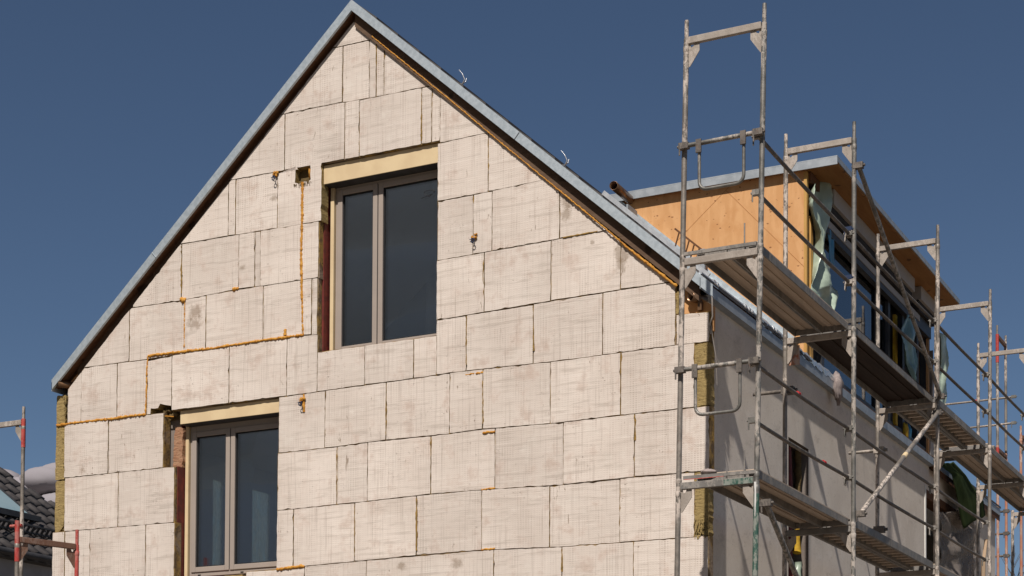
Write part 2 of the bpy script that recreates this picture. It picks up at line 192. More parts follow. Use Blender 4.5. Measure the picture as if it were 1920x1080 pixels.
MT = dict(
    milky=mat_milky(),
    board=mat_board(), bed=mat_bed(), wool=mat_wool(), wool_dark=mat_wool('dark wool', (.15, .105, .05), (.10, .07, .032)),
    wool_pink=mat_wool('pinkish wool', (.40, .24, .15), (.30, .15, .09)),
    foam=simple('mounting foam', (.40, .165, .02), (.54, .27, .045), 24, .75, bump=.6),
    foam_dark=simple('aged foam', (.30, .18, .045), (.15, .10, .035), 40, .85, bump=.6),
    redskin=simple('red membrane', (.17, .028, .022), (.10, .02, .018), 12, .6, bump=.3),
    masonry=simple('block wall', (.16, .13, .11), (.20, .17, .15), 3, .9),
    cream=simple('cream box', (.66, .52, .32), (.60, .46, .28), 4, .55),
    frame=simple('taupe window frame', (.325, .275, .24), (.35, .295, .255), 3, .42),
    rubber=simple('black gasket', (.015, .015, .016)),
    galv=simple('galvanised sheet', (.46, .52, .56), (.56, .62, .66), 22, .42, .55, bump=.06, vec=(1, 1, 1)),
    galvdull=simple('dull zinc sheet', (.30, .33, .36), (.38, .41, .44), 9, .5, .4, bump=.08),
    tile_dark=simple('dark roof tile', (.048, .043, .042), (.075, .067, .065), 6, .6, bump=.1),
    barge=mat_wood('barge board wood', (.095, .058, .037), (.135, .086, .056), (2, 2, 26)),
    soffit=mat_wood('soffit wood', (.15, .07, .035), (.10, .045, .022), (2, 20, 20)),
    ply=mat_wood('warm plywood', (.34, .165, .055), (.27, .12, .038), (14, 2, 14)),
    osb=mat_osb(), osb_line=simple('brown line', (.36, .15, .045)), stud=mat_wood('yellow timber', (.52, .31, .10), (.44, .24, .07), (20, 20, 2)),
    plaster=mat_plaster('undercoat plaster', (.68, .605, .53), (.77, .695, .615), (.82, .75, .68)),
    plaster_in=mat_plaster('indoor plaster', (.70, .70, .69), (.74, .74, .73), (.72, .72, .71)),
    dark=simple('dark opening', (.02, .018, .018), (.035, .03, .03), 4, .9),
    brownpipe=simple('brown metal pipe', (.23, .13, .07), (.15, .09, .055), 9, .35, .6),
    steel=mat_steel('scaffold steel', (.135, .13, .118), (.215, .205, .188), .7, (.50, .44, .39), .35),
    steel_light=mat_steel('plaster-splashed steel', (.175, .155, .135), (.27, .24, .21), .9, (.58, .50, .44), .5, .35),
    steel_dark=mat_steel('dirty steel tube', (.085, .075, .068), (.13, .112, .10), .35, (.30, .26, .22), .4, .3, .6),
    steel_pale=mat_steel('pale beam', (.29, .25, .215), (.36, .315, .275), .5, (.50, .44, .39), .25, .2, .6),
    redpaint=mat_steel('red scaffold paint', (.36, .035, .03), (.44, .07, .055), .35, (.42, .30, .26), .3, 0, .5),
    rustbeam=mat_steel('rusty beam', (.15, .075, .05), (.20, .11, .075), .4, (.26, .20, .17), .5, .1, .7),
    orangepaint=mat_steel('orange primer', (.42, .15, .085), (.40, .22, .15), .9, (.50, .41, .36), .3, 0, .6),
    deck=mat_wood('deck underside', (.56, .455, .36), (.42, .335, .265), (26, 1.2, 26), False, .7),
    deckdark=mat_wood('dark timber deck', (.045, .028, .02), (.028, .018, .014), (24, 1.5, 24), False, .8),
    decksteel=mat_steel('deck edge', (.17, .16, .15), (.23, .215, .20), .4, (.36, .32, .28), .3, .3, .6),
    green_film=mat_film('pale green film', (.42, .51, .41), 1., .3), blue_film=mat_film('blue film', (.05, .24, .40), 1., .4),
    teal_film=mat_film('teal film', (.14, .25, .25), 1., .35), dust_film=mat_film('dust sheet film', (.34, .29, .255), .5, .65),
    tarp=simple('dark green tarpaulin', (.022, .036, .012), (.035, .05, .018), 5, .95, spec=.05), rag=simple('old rag', (.36, .30, .28), (.22, .18, .17), 14, .9),
    foil=simple('crumpled foil', (.78, .80, .82), (.60, .63, .66), 30, .28, .75, bump=.8),
    bright=simple('bright zinc tube', (.70, .72, .74), (.58, .60, .63), 14, .35, .6),
    darkgrey=simple('anthracite profile', (.035, .036, .040), (.05, .05, .054), 5, .5),
    greybox=simple('warm grey panel', (.37, .34, .315), (.34, .31, .29), 2, .7),
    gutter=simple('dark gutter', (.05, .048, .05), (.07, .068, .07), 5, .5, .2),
    grey_render=simple('grey render', (.34, .32, .31), (.40, .38, .37), 3, .9),
    greenpaint=mat_steel('worn green paint', (.03, .085, .065), (.05, .11, .085), .5, (.42, .40, .36), .2, .1, .6), panel=simple('pale roof panel', (.20, .30, .34), (.26, .35, .38), .8, .25, spec=.6), lath=mat_wood('pale lath', (.42, .31, .21), (.34, .23, .15), (20, 20, 2)), white=simple('white plastic', (.7, .69, .66)), red=simple('red marking', (.50, .025, .03)),
    yellow=simple('yellow insulation', (.50, .32, .02), (.38, .22, .02), 20, .8), orange=simple('orange packaging', (.30, .055, .012), (.16, .03, .012), 8, .5),
    greenpl=simple('green wrap', (.03, .20, .03), (.10, .30, .06), 20, .5),
    wire=simple('shiny wire', (.45, .45, .46), None, rough=.4, metal=.8), bluecl=simple('blue clamp', (.015, .03, .075)),
    glass=mat_glass('window glass', (.97, .98, 1.), .30, .94), glass2=mat_glass('dormer glass', (.55, .65, .75), .13, .5),
    soil=simple('building site soil', (.14, .115, .09), (.18, .15, .12), .6, .95, bump=.5), bark=simple('bark', (.06, .05, .042), (.09, .075, .06), 12, .9),
    cloud_added=simple('added reflection cloud', (.88, .88, .88), None, rough=1., spec=0), cloud=simple('cloud', (.33, .30, .315), (.27, .25, .265), .01, 1., spec=0),
)

# ------------------------------------------------------------------ geometry collector
class MB:
    def __init__(s): s.v = []; s.f = []; s.mi = []; s.sm = []
    def add(s, vs, fs, mi=0, smooth=False):
        o = len(s.v); s.v += [tuple(p) for p in vs]
        s.f += [tuple(i+o for i in f) for f in fs]; s.mi += [mi]*len(fs); s.sm += [smooth]*len(fs)
        return s
    def box(s, x0, x1, y0, y1, z0, z1, mi=0, M=None):
        vs = [(x, y, z) for z in (z0, z1) for y in (y0, y1) for x in (x0, x1)]
        if M is not None: vs = [tuple(M @ Vector(p)) for p in vs]
        return s.add(vs, [(0, 2, 3, 1), (4, 5, 7, 6), (0, 1, 5, 4), (2, 6, 7, 3), (0, 4, 6, 2), (1, 3, 7, 5)], mi)
    def bar(s, a, b, w, h, mi=0, up=(0, 0, 1)):          # rectangular bar from a to b
        a, b = Vector(a), Vector(b); d = (b-a).normalized(); u = Vector(up)
        if abs(d.dot(u)) > .99: u = Vector((0, 1, 0))
        l = d.cross(u).normalized(); u = l.cross(d)
        vs = [p+l*(sx*w/2)+u*(sz*h/2) for p in (a, b) for sx, sz in ((-1, -1), (1, -1), (1, 1), (-1, 1))]
        return s.add(vs, [(0, 1, 2, 3), (7, 6, 5, 4), (0, 4, 5, 1), (1, 5, 6, 2), (2, 6, 7, 3), (3, 7, 4, 0)], mi)
    def tube(s, pts, r, n=10, mi=0, cap=True, wob=0.):
        pts = [Vector(p) for p in pts]; rings = []; prev = None
        rr = r if isinstance(r, (list, tuple)) else [r]*len(pts)
        for i, p in enumerate(pts):
            d = (pts[min(i+1, len(pts)-1)]-pts[max(i-1, 0)]).normalized()
            if prev is None:
                u = Vector((0, 0, 1)) if abs(d.z) < .9 else Vector((0, 1, 0))
            else: u = prev
            l = d.cross(u).normalized(); u = l.cross(d).normalized(); prev = u
            rings.append([p+(l*math.cos(2*math.pi*k/n)+u*math.sin(2*math.pi*k/n))*rr[i]*(1+random.uniform(-wob, wob)) for k in range(n)])
        vs = [v for g in rings for v in g]; fs = []
        for i in range(len(pts)-1):
            for k in range(n): fs.append((i*n+k, i*n+(k+1) % n, (i+1)*n+(k+1) % n, (i+1)*n+k))
        s.add(vs, fs, mi, True)
        if cap:
            s.add(rings[0], [tuple(range(n-1, -1, -1))], mi); s.add(rings[-1], [tuple(range(n))], mi)
        return s
    def pipe(s, a, b, r, t, n=16, mi=0):                 # open pipe with a wall
        a, b = Vector(a), Vector(b); d = (b-a).normalized(); u = Vector((0, 0, 1)) if abs(d.z) < .9 else Vector((1, 0, 0))
        l = d.cross(u).normalized(); u = l.cross(d); vs = []
        for p, q in ((a, r), (b, r), (b, r-t), (a, r-t)):
            vs += [p+(l*math.cos(2*math.pi*k/n)+u*math.sin(2*math.pi*k/n))*q for k in range(n)]
        fs = [(j*n+k, j*n+(k+1) % n, ((j+1) % 4)*n+(k+1) % n, ((j+1) % 4)*n+k) for j in range(4) for k in range(n)]
        return s.add(vs, fs, mi, True)
    def prism_y(s, poly, y0, y1, mi=0, mi_side=None):    # (x, z) outline, counter-clockwise seen from -y
        n = len(poly); vs = [(x, y0, z) for x, z in poly]+[(x, y1, z) for x, z in poly]
        s.add(vs, [tuple(range(n)), tuple(range(2*n-1, n-1, -1))], mi)
        s.add(vs, [(i, i+n, (i+1) % n+n, (i+1) % n) for i in range(n)], mi if mi_side is None else mi_side)
        return s
    def prism_x(s, poly, x0, x1, mi=0):                  # (y, z) outline
        n = len(poly); vs = [(x0, y, z) for y, z in poly]+[(x1, y, z) for y, z in poly]
        return s.add(vs, [tuple(range(n-1, -1, -1)), tuple(range(n, 2*n))]+[(i, (i+1) % n, (i+1) % n+n, i+n) for i in range(n)], mi)
    def blob(s, c, r, mi=0, n=8, jit=.25, sc=(1, 1, 1)):
        vs = []; fs = []
        for i in range(n//2+1):
            th = math.pi*i/(n//2)
            for k in range(n):
                ph = 2*math.pi*k/n; q = r*(1+random.uniform(-jit, jit))
                vs.append((c[0]+q*sc[0]*math.sin(th)*math.cos(ph), c[1]+q*sc[1]*math.sin(th)*math.sin(ph), c[2]+q*sc[2]*math.cos(th)))
        for i in range(n//2):
            for k in range(n): fs.append((i*n+k, (i+1)*n+k, (i+1)*n+(k+1) % n, i*n+(k+1) % n))
        return s.add(vs, fs, mi, True)
    def build(s, name, mats, parent=None, bevel=0.):
        me = bpy.data.meshes.new(name); me.from_pydata(s.v, [], s.f)
        for m in (mats if isinstance(mats, (list, tuple)) else [mats]): me.materials.append(MT[m])
        for p, mi, sm in zip(me.polygons, s.mi, s.sm): p.material_index = mi; p.use_smooth = sm
        me.update()
        o = bpy.data.objects.new(name, me); COL.objects.link(o)
        if parent is not None:
            o.parent = parent                               # every mesh is built in place; only an Empty parent has an offset
            if parent.type == 'EMPTY': o.matrix_parent_inverse = Matrix.Translation(parent.location).inverted()
        if bevel:
            md = o.modifiers.new('edge', 'BEVEL'); md.width = bevel; md.segments = 2; md.limit_method = 'ANGLE'
        return o

def tag(o, label, cat, group=None, kind=None):
    o['label'] = label; o['category'] = cat
    if group: o['group'] = group
    if kind: o['kind'] = kind
    return o
def thing(name, loc, label, cat, group=None):
    o = bpy.data.objects.new(name, None); o.empty_display_size = .3; COL.objects.link(o); o.location = loc
    return tag(o, label, cat, group)
def lerp(a, b, t): return a+(b-a)*t

def holed(mb, u0, u1, v0, v1, holes, put, mi=0, mir=1):
    """wall sheet with rectangular openings; put(u, v, d) -> point, d = 0 face, 1 back"""
    us = sorted({u0, u1, *[h[0] for h in holes], *[h[1] for h in holes]}); vs = sorted({v0, v1, *[h[2] for h in holes], *[h[3] for h in holes]})
    us = [u for u in us if u0 <= u <= u1]; vs = [v for v in vs if v0 <= v <= v1]
    def solid(i, j):
        if i < 0 or j < 0 or i >= len(us)-1 or j >= len(vs)-1: return False
        a, b = (us[i]+us[i+1])/2, (vs[j]+vs[j+1])/2
        return not any(h[0] < a < h[1] and h[2] < b < h[3] for h in holes)
    for i in range(len(us)-1):
        for j in range(len(vs)-1):
            if not solid(i, j): continue
            a, b, c, d = us[i], us[i+1], vs[j], vs[j+1]
            for k in (0, 1): mb.add([put(a, c, k), put(b, c, k), put(b, d, k), put(a, d, k)], [(0, 1, 2, 3)], mi)
            for (p, q), (ii, jj) in (((a, c), (a, d)), (i-1, j)), (((b, c), (b, d)), (i+1, j)), (((a, c), (b, c)), (i, j-1)), (((a, d), (b, d)), (i, j+1)):
                if not solid(ii, jj): mb.add([put(*p, 0), put(*q, 0), put(*q, 1), put(*p, 1)], [(0, 1, 2, 3)], mir)

# ------------------------------------------------------------------ setting
g = MB(); R = 900
g.add([(-R, -R, GZ), (R, -R, GZ), (R, R, GZ), (-R, R, GZ)], [(0, 1, 2, 3)])
o = g.build('ground', 'soil'); o['kind'] = 'structure'

# ------------------------------------------------------------------ house
SL = .885; AX, AZ = -4.06, 6.055           # roof slope, top edge of the verge flashing at the ridge
W = 8.19; L0, L1 = -.1, 14.0               # verge plane, far end
XL, XR, XE = -8.20, .07, -.055
def rz(x): return AZ-SL*abs(x-AX)
house = thing('house', (-4.1, 7, GZ), 'unfinished gabled house clad in pale insulation boards with an orange boarded dormer', 'house')

def ragged(poly, amp=.0027, step=.045):
    out = []
    for i, p in enumerate(poly):
        q = poly[(i+1) % len(poly)]; d = math.hypot(q[0]-p[0], q[1]-p[1]); n = max(1, int(d/step))
        nx, nz = ((q[1]-p[1])/d, -(q[0]-p[0])/d) if d else (0, 0)
        for k in range(n):
            t = k/n
            j = random.uniform(-amp, amp) if k else random.uniform(-amp*2, 0)
            if k and random.random() < .06: j -= random.uniform(.003, .011)
            out.append((lerp(p[0], q[0], t)+nx*j, lerp(p[1], q[1], t)+nz*j))
    return out
def shrink(poly, g):
    cx = sum(p[0] for p in poly)/len(poly); cz = sum(p[1] for p in poly)/len(poly)
    return [(x-math.copysign(min(g, abs(x-cx)*.4), x-cx), z-math.copysign(min(g, abs(z-cz)*.4), z-cz)) for x, z in poly]
def area(p): return sum(p[i][0]*p[(i+1) % len(p)][1]-p[(i+1) % len(p)][0]*p[i][1] for i in range(len(p)))/2
TH = .14
b = MB(); jb = MB()
for k, poly in DATA['boards']:
    p = [tuple(a) for a in poly]
    if abs(area(p)) < .004: continue
    if area(p) < 0: p = p[::-1]
    p = shrink(p, .0042)
    xs = [a for a, _ in p]; zs = [c for _, c in p]; cx, cz = sum(xs)/len(xs), sum(zs)/len(zs)
    if k == 6 and -5.1 < cx < -4.5:                     # square hole broken out beside the upper window
        zt = max(zs); p = [(min(xs), min(zs)), (max(xs), min(zs)), (max(xs), zt+.008), (-4.638, zt+.005), (-4.634, 4.23), (-4.66, 4.205), (-4.72, 4.215), (-4.78, 4.202), (-4.838, 4.222), (-4.832, 4.40), (-4.80, zt-.01), (min(xs), zt-.02)]
    if k == 3 and -6.85 < cx < -6.4: 
        zb = min(zs); p = [(min(xs), zb), (-6.803, zb), (-6.80, 1.925), (-6.69, 1.92), (-6.665, 1.965), (-6.59, 1.945), (max(xs), 1.93), (max(xs), max(zs)), (min(xs), max(zs)-.02)]
    if k == 3 and cx < -7.95: p = [(x, min(z, 2.215)) for x, z in p]; p = [a for i, a in enumerate(p) if i == 0 or a != p[i-1]]
    if k == 2 and -7.0 < cx < -6.5:
        zt = max(zs); p = [(min(xs), min(zs)), (max(xs), min(zs)+.01), (max(xs), 1.80), (-6.806, 1.812), (-6.806, zt-.01), (min(xs), zt-.025)]
    if len(p) <= 6:                                        # filler just behind the face shows in the joints
        q = [(px+math.copysign(.008, px-cx), pz+math.copysign(.008, pz-cz)) for px, pz in p]
        jb.prism_y(q, random.uniform(.008, .016), TH-.02)
    rg = ragged(p); n = len(rg); y = random.uniform(-.004, .003); tx, tz = random.uniform(-.004, .004), random.uniform(-.004, .004)
    F = [(x, y+tx*(x-cx)+tz*(z-cz), z) for x, z in rg]; B = [(x, TH-.004, z) for x, z in rg]
    b.add(F+B, [tuple(range(n))], 0); b.add(F+B, [(i, i+n, (i+1) % n+n, (i+1) % n) for i in range(n)], 1)
ib_ = b.build('insulation_boards', ['board', 'wool'], house); jb.build('joint_filling', 'bed', ib_)
for wi, poly in enumerate(DATA['wool']):
    p = [tuple(a) for a in poly]
    if area(p) < 0: p = p[::-1]
    wb = MB(); rg = ragged(p, .006, .03); y = random.uniform(.006, .016)
    wb.prism_y(rg, y, TH-.005)
    if wi == 4:
        for _ in range(60):                                # torn fibres at the right corner
            x, z = random.uniform(-.14, -.015), random.uniform(.01, .17); a = random.uniform(-.8, .8)
            wb.tube([(x, .03, z), (x+.012*math.sin(a), -.012, z-.02), (x+.03*math.sin(a), -.008, z-.045)], .0035, 4, 0)
    if wi < 3:
        zs = [q[1] for q in p]
        for _ in range(12):                                # threads hanging out of the broken corner column
            z = random.uniform(min(zs)+.05, max(zs)); x = -8.09+random.uniform(-.012, .012)
            wb.tube([(x, .03, z), (x+random.uniform(-.02, .02), -.006, z-.03)], .003, 4, 0)
    wb.build('bare_wool_patch', 'wool', house)

for key, (pts, r) in DATA['foam'].items():
    if key in 'NO': r = .0135 if key == 'N' else .0085
    off = -.026 if key in 'NOP' else 0                     # against the barge board
    if key in 'IJKL': r *= .72
    pl = []
    for (a, c), (e, f) in zip(pts[:-1], pts[1:]):
        n = max(2, int(math.hypot(e-a, f-c)/.014))
        pl += [(lerp(a, e, i/n), off+random.uniform(-.003, .005), lerp(c, f, i/n)+random.uniform(-.004, .004)) for i in range(n)]
    pl.append((pts[-1][0], off+.006, pts[-1][1]))
    fm = MB(); fm.tube(pl, [r*random.uniform(.7, 1.2) for _ in pl], 8, 0, True, .3)
    for _ in range(int(len(pl)*.22)):
        q = random.choice(pl); fm.blob((q[0]+random.uniform(-r, r)*.7, q[1]+.004, q[2]+random.uniform(-r, r)*.5), r*random.uniform(.35, .8), jit=.15, sc=(1, .7, 1))
    fm.build('foam_seam', 'foam', house)
for pts in DATA['ochre']:
    pl = []
    for (a, c), (e, f) in zip(pts[:-1], pts[1:]):
        n = max(2, int(math.hypot(e-a, f-c)/.03))
        pl += [(lerp(a, e, i/n)+random.uniform(-.003, .003), random.uniform(-.001, .004), lerp(c, f, i/n)) for i in range(n)]
    fd = MB()                                              # squeezed out unevenly, in places not at all
    rr = []; k = random.uniform(.3, 1)
    for _ in pl:
        k = min(1.4, max(-.4, k+random.uniform(-.45, .45))); rr.append(max(.0012, .0088*k))
    fd.tube(pl, rr, 6, 0, True, .3)
    fd.build('aged_joint_fill', 'foam_dark', house)

# backing wall with the window openings
W1 = (-4.525, -3.035, 2.29, 4.22); W2 = (-6.468, -5.03, -.06, 1.74)
ms = MB()
holed(ms, -8.05, -.16, GZ, 2.30, [W2], lambda u, v, k: (u, (TH, .36)[k], v), 0, 1)
ms.prism_y([(-8.05, 2.30), (-.16, 2.30), (-.19, 2.33), (-1.9, 3.85), (-1.9, 2.302), (W1[0], 2.302), (W1[0], W1[3]), (W1[1], W1[3]), (W1[1], 2.302), (-1.9, 2.301), (-1.9, 3.85), (AX, rz(AX)-.30), (-7.9, rz(-7.9)-.28)], TH, .36, 0, 1)
ms.build('masonry_wall', ['masonry', 'redskin'], house)
for (x, z0, z1) in ((W1[0], 2.30, 4.15), (W2[0], -.3, 1.24)):
    rv = MB(); rv.box(x-.012, x+(.020 if z0 > 0 else .026), .085 if z0 > 0 else .05, .30, z0, z1); rv.build('red_membrane', 'redskin', house)   # on the left reveals
pk = MB()
pk.prism_y(ragged([(W2[0]-.10, 1.25), (W2[0]+.03, 1.22), (W2[0]+.035, 1.70), (W2[0]-.08, 1.72)], .008, .03), .12, .21); pk.build('loose_wool', 'wool_pink', house)
dk = MB()
dk.prism_y(ragged([(-6.81, 1.79), (-6.44, 1.79), (-6.44, 1.97), (-6.81, 1.97)], .004, .03), .10, .138)
for _ in range(8): dk.blob((random.uniform(-6.78, -6.5), .07, random.uniform(1.8, 1.9)), .03, jit=.4)
dk.build('broken_hole', 'wool_dark', house); dk = MB(); dk.box(-4.86, -4.62, .08, .137, 4.18, 4.46)
for _ in range(26):
    x = random.uniform(-4.85, -4.63); dk.tube([(x, .0, 4.205), (x+random.uniform(-.02, .02), -.006, 4.17+random.uniform(-.02, .03))], .0035, 4)
dk.build('broken_hole', 'wool_dark', house)
fb = MB(); fb.blob((-4.67, .05, 4.33), .05, sc=(.6, .6, 1.4)); fb.build('foam_lump', 'foam', house); fb = MB(); fb.tube([(-6.8, .05, 1.82), (-6.6, .03, 1.825), (-6.5, .04, 1.81)], .008, 6); fb.build('foam_lump', 'foam', house)

# windows
def window(x0, x1, z0, z1, mull, left_w, lint, lintx):
    y = .20
    f = MB()
    fr = .075
    f.box(x0, x0+fr, y, y+.08, z0, z1); f.box(x1-fr, x1, y, y+.08, z0, z1)
    f.box(x0+fr, x1-fr, y+.001, y+.08, z0, z0+.075); f.box(x0+fr, x1-fr, y+.001, y+.08, z1-.10, z1)
    win = f.build('window', 'frame', house, .004)
    s = MB(); m0, m1 = mull
    def sash(a, b):
        w = .058
        s.box(a, a+w, y-.014, y+.06, z0+.05, z1-.075); s.box(b-w, b, y-.014, y+.06, z0+.05, z1-.075)
        s.box(a+w, b-w, y-.013, y+.06, z0+.05, z0+.05+w); s.box(a+w, b-w, y-.013, y+.06, z1-.075-w, z1-.075)
    mc = (m0+m1)/2
    sash(x0+.03, mc-.006); sash(mc+.006, x1-.03)
    s.build('sash', 'frame', win, .005)
    gk = MB(); gk.box(mc-.006, mc+.006, y+.0, y+.05, z0+.06, z1-.08)
    for a, b2 in ((x0+.088, mc-.064), (mc+.064, x1-.088)):
        a2, b3, c, d = a, b2, z0+.108, z1-.133; t = .012
        gk.box(a2, a2+t, y+.004, y+.03, c, d); gk.box(b3-t, b3, y+.004, y+.03, c, d); gk.box(a2+t, b3-t, y+.005, y+.03, c, c+t); gk.box(a2+t, b3-t, y+.005, y+.03, d-t, d)
    gk.build('gasket', 'rubber', win)
    for a, b2 in ((x0+.09, mc-.066), (mc+.066, x1-.09)):
        p = MB(); p.box(a, b2, y+.018, y+.042, z0+.11, z1-.135); p.build('pane', 'glass', win)
    for xx in (x0+.12, (x0+x1)/2): 
        h = MB(); h.box(xx, xx+.04, y-.004, y+.005, z0+.012, z0+.024); h.build('drain_slot', 'rubber', win)
    st = MB(); st.box(x0-.052, x0-.008, y-.03, y+.05, z0-.02, z1); st.build('guide_rail', 'cream', win, .003)
    lb = MB(); lb.box(lintx[0], lintx[1], .042, .26, lint[0], lint[1]); sbx = lb.build('shutter_box', 'cream', house, .003)
    lb = MB(); lb.box(lintx[0]+.004, lintx[1]-.004, .05, .259, lint[0]-.005, lint[0]-.001); lb.build('underside_plate', 'gutter', sbx)  # thin dark plate covering the underside of the box
    return win
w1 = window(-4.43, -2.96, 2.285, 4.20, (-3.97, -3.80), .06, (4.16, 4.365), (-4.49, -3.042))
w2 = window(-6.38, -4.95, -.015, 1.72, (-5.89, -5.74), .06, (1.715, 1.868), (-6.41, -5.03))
mk = MB()                                                  # hand-drawn loop on the upper pane
mk.tube([(-3.26+.055*math.cos(a)+.02*math.sin(2*a), .213, 3.92+.035*math.sin(a)) for a in [i*.35 for i in range(18)]]+[(-3.36, .213, 3.88)], .0028, 5, 0); mk.build('chalk_mark', 'darkgrey', w1)
tp = MB(); tp.box(-6.05, -5.78, .165, .19, -.075, -.055); tp.build('red_tape', 'red', w2)
yb = MB(); yb.box(-5.78, -5.53, .05, .19, -.09, -.05); yb.build('yellow_pad', 'wool', w2)

# indoor faces seen through the panes
rm = MB()
rm.box(-8.0, -.4, .37, 13.5, -.25, -.05); rm.box(-8.0, -.4, .37, 13.5, 2.02, 2.24); rm.box(-7.95, -4.9, 6.2, 6.3, -.05, 2.02); rm.box(-4.6, -4.5, .37, 6.2, -.05, 2.02)
rm.box(-7.0, -1.2, 4.2, 4.3, 2.24, 3.4); rm.box(-5.6, -2.5, 4.2, 4.3, 3.4, 4.6)
rm.build('inner_room', 'plaster_in', house)
lw = MB()
holed(lw, TH, L1, GZ, 2.33, [(2.78, 2.98, .1, 1.70), (3.66, 4.06, .1, 1.72), (4.6, 5.9, .1, 1.9)], lambda u, v, k: ((-8.05, -8.01)[k], u, v), 0, 0)  # last opening is added out of view to let sky light into the room
lw.build('left_wall', 'plaster_in', house)
lp = MB(); lp.box(-8.035, -8.02, 2.78, 2.98, .1, 1.7); lp.build('rear_pane', 'milky', house); lp = MB(); lp.box(-8.035, -8.02, 3.66, 4.06, .1, 1.72); lp.build('rear_pane', 'milky', house)
bw = MB(); holed(bw, -8.05, -.16, GZ, 2.3, [], lambda u, v, k: (u, (L1-.2, L1)[k], v)); bw.prism_y([(-8.0, 2.3), (-.16, 2.3), (AX, rz(AX)-.3)], L1-.2, L1); bw.build('rear_wall', 'plaster', house)

# side wall (undercoat plaster), openings
SX = -.14
OP1 = (2.86, 3.60, -2.2, 1.53); DOOR = (9.15, 12.35, -2.2, 2.02)
sd = MB(); holed(sd, TH+.001, L1, GZ, 2.38, [OP1, DOOR], lambda u, v, k: ((SX, SX-.3)[k], u, v), 0, 1); sd.build('side_wall', ['plaster', 'masonry'], house)
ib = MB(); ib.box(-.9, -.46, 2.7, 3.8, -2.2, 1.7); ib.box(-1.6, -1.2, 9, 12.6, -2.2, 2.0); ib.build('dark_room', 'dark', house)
ln = MB(); ln.box(SX-.2, SX+.004, 9.16, 12.3, 1.90, 2.015); ln.build('door_lintel', 'soffit', house)
rs = MB(); rs.box(SX-.29, SX+.012, 9.09, 9.15, -.9, 2.06); rs.build('corner_bead', 'white', house)
pc = MB(); pc.box(SX-.28, SX-.16, 2.865, 2.99, -2, 1.5); pc.build('dark_jamb', 'darkgrey', house)
for nm, mt, z0, z1 in (('yellow_padding', 'yellow', .32, .80), ('olive_padding', 'wool_dark', .95, 1.5), ('green_wrap', 'greenpl', .78, .92), ('orange_wrap', 'orange', -1.4, .02), ('pale_wrap', 'green_film', .0, .22)):
    m = MB(); n = max(4, int((z1-z0)/.07)); y0 = 3.50 if mt != 'orange' else 3.34
    m.tube([(SX-.10, y0+random.uniform(-.03, .03), lerp(z0, z1, i/n)) for i in range(n+1)], [random.uniform(.03, .055)*(2.6 if mt == 'orange' else 1) for i in range(n+1)], 9, 0, True, .2); m.build(nm, mt, house)
cl = MB(); cl.tube([(SX-.14, 3.27, -.8), (SX-.15, 3.25, .2), (SX-.14, 3.28, .9), (SX-.15, 3.26, 1.5)], [.07, .06, .07, .06], 8, 0, True, .2); cl.build('dark_curtain', 'redskin', house)

# roof
def slope_slab(mb, sgn, y0, y1, x_in, x_out, t0, t1, mi=0):
    pr = [(x_in, rz(x_in)+t0), (x_out, rz(x_out)+t0), (x_out, rz(x_out)+t1), (x_in, rz(x_in)+t1)]
    if area(pr) < 0: pr = pr[::-1]
    mb.prism_y(pr, y0, y1, mi)
DY0, DY1 = 3.45, 9.36
rf = MB()
slope_slab(rf, 1, .05, DY0, AX, -.36, -.24, -.02); slope_slab(rf, 1, .051, DY0-.001, -.359, XE-.01, -.11, -.021)
slope_slab(rf, 1, DY0+.001, DY1, AX, -2.75, -.24, -.02); slope_slab(rf, 1, DY1+.001, L1, AX, XE-.01, -.24, -.02)
slope_slab(rf, 1, DY0+.002, DY1-.002, SX-.1, XE-.01, -.12, -.02)
slope_slab(rf, -1, .1, L1, AX-.001, -7.93, -.24, -.02); slope_slab(rf, -1, .101, L1-.001, -7.931, XL+.02, -.10, -.021)
roof = rf.build('roof', 'soffit', house)
li = MB(); slope_slab(li, 1, .365, 4.2, AX, -1.2, -.30, -.245); li.build('ceiling_lining', 'plaster_in', roof)
li = MB(); slope_slab(li, -1, .365, 4.2, AX-.001, -7.0, -.30, -.245); li.build('ceiling_lining', 'plaster_in', roof)
tl = MB()
def tiles(x_in, x_out, y0, y1):                            # overlapping rows of flat dark tiles
    n = max(1, int(abs(x_out-x_in)/.26)); s = 1 if x_out > x_in else -1
    for i in range(n):
        a, c = lerp(x_in, x_out, i/n), lerp(x_in, x_out, (i+1)/n)+s*.03
        p = [(a, rz(a)-.018), (c, rz(c)-.012), (c, rz(c)+.026), (a, rz(a)-.004)]
        if area(p) < 0: p = p[::-1]
        tl.prism_y(p, y0, y1)
tiles(AX, XE-.02, -.06, DY0-.02); tiles(AX, -2.75, DY0-.019, DY1); tiles(AX, XE-.02, DY1+.02, L1); tiles(AX, XL+.03, -.06, L1)
tl.build('roof_tiles', 'tile_dark', roof)
vf = MB()
def verge(sgn):
    xo = XR if sgn > 0 else XL
    p = [(AX, rz(AX)-.118), (xo, rz(xo)-.118), (xo, rz(xo)), (AX, rz(AX))]
    if area(p) < 0: p = p[::-1]
    vf.prism_y(p, L0, L0+.006)
    for (a, c) in ((-.118, -.118+.008), (-.008, 0)):     # lower hem and top return
        q = [(AX, rz(AX)+a), (xo, rz(xo)+a), (xo, rz(xo)+c), (AX, rz(AX)+c)]
        if area(q) < 0: q = q[::-1]
        vf.prism_y(q, L0+.007, L0+(.03 if a < -.05 else .16))
for k in (1, -1): vf = MB(); verge(k); vf.build('verge_flashing', 'galv', roof)
sj = MB()
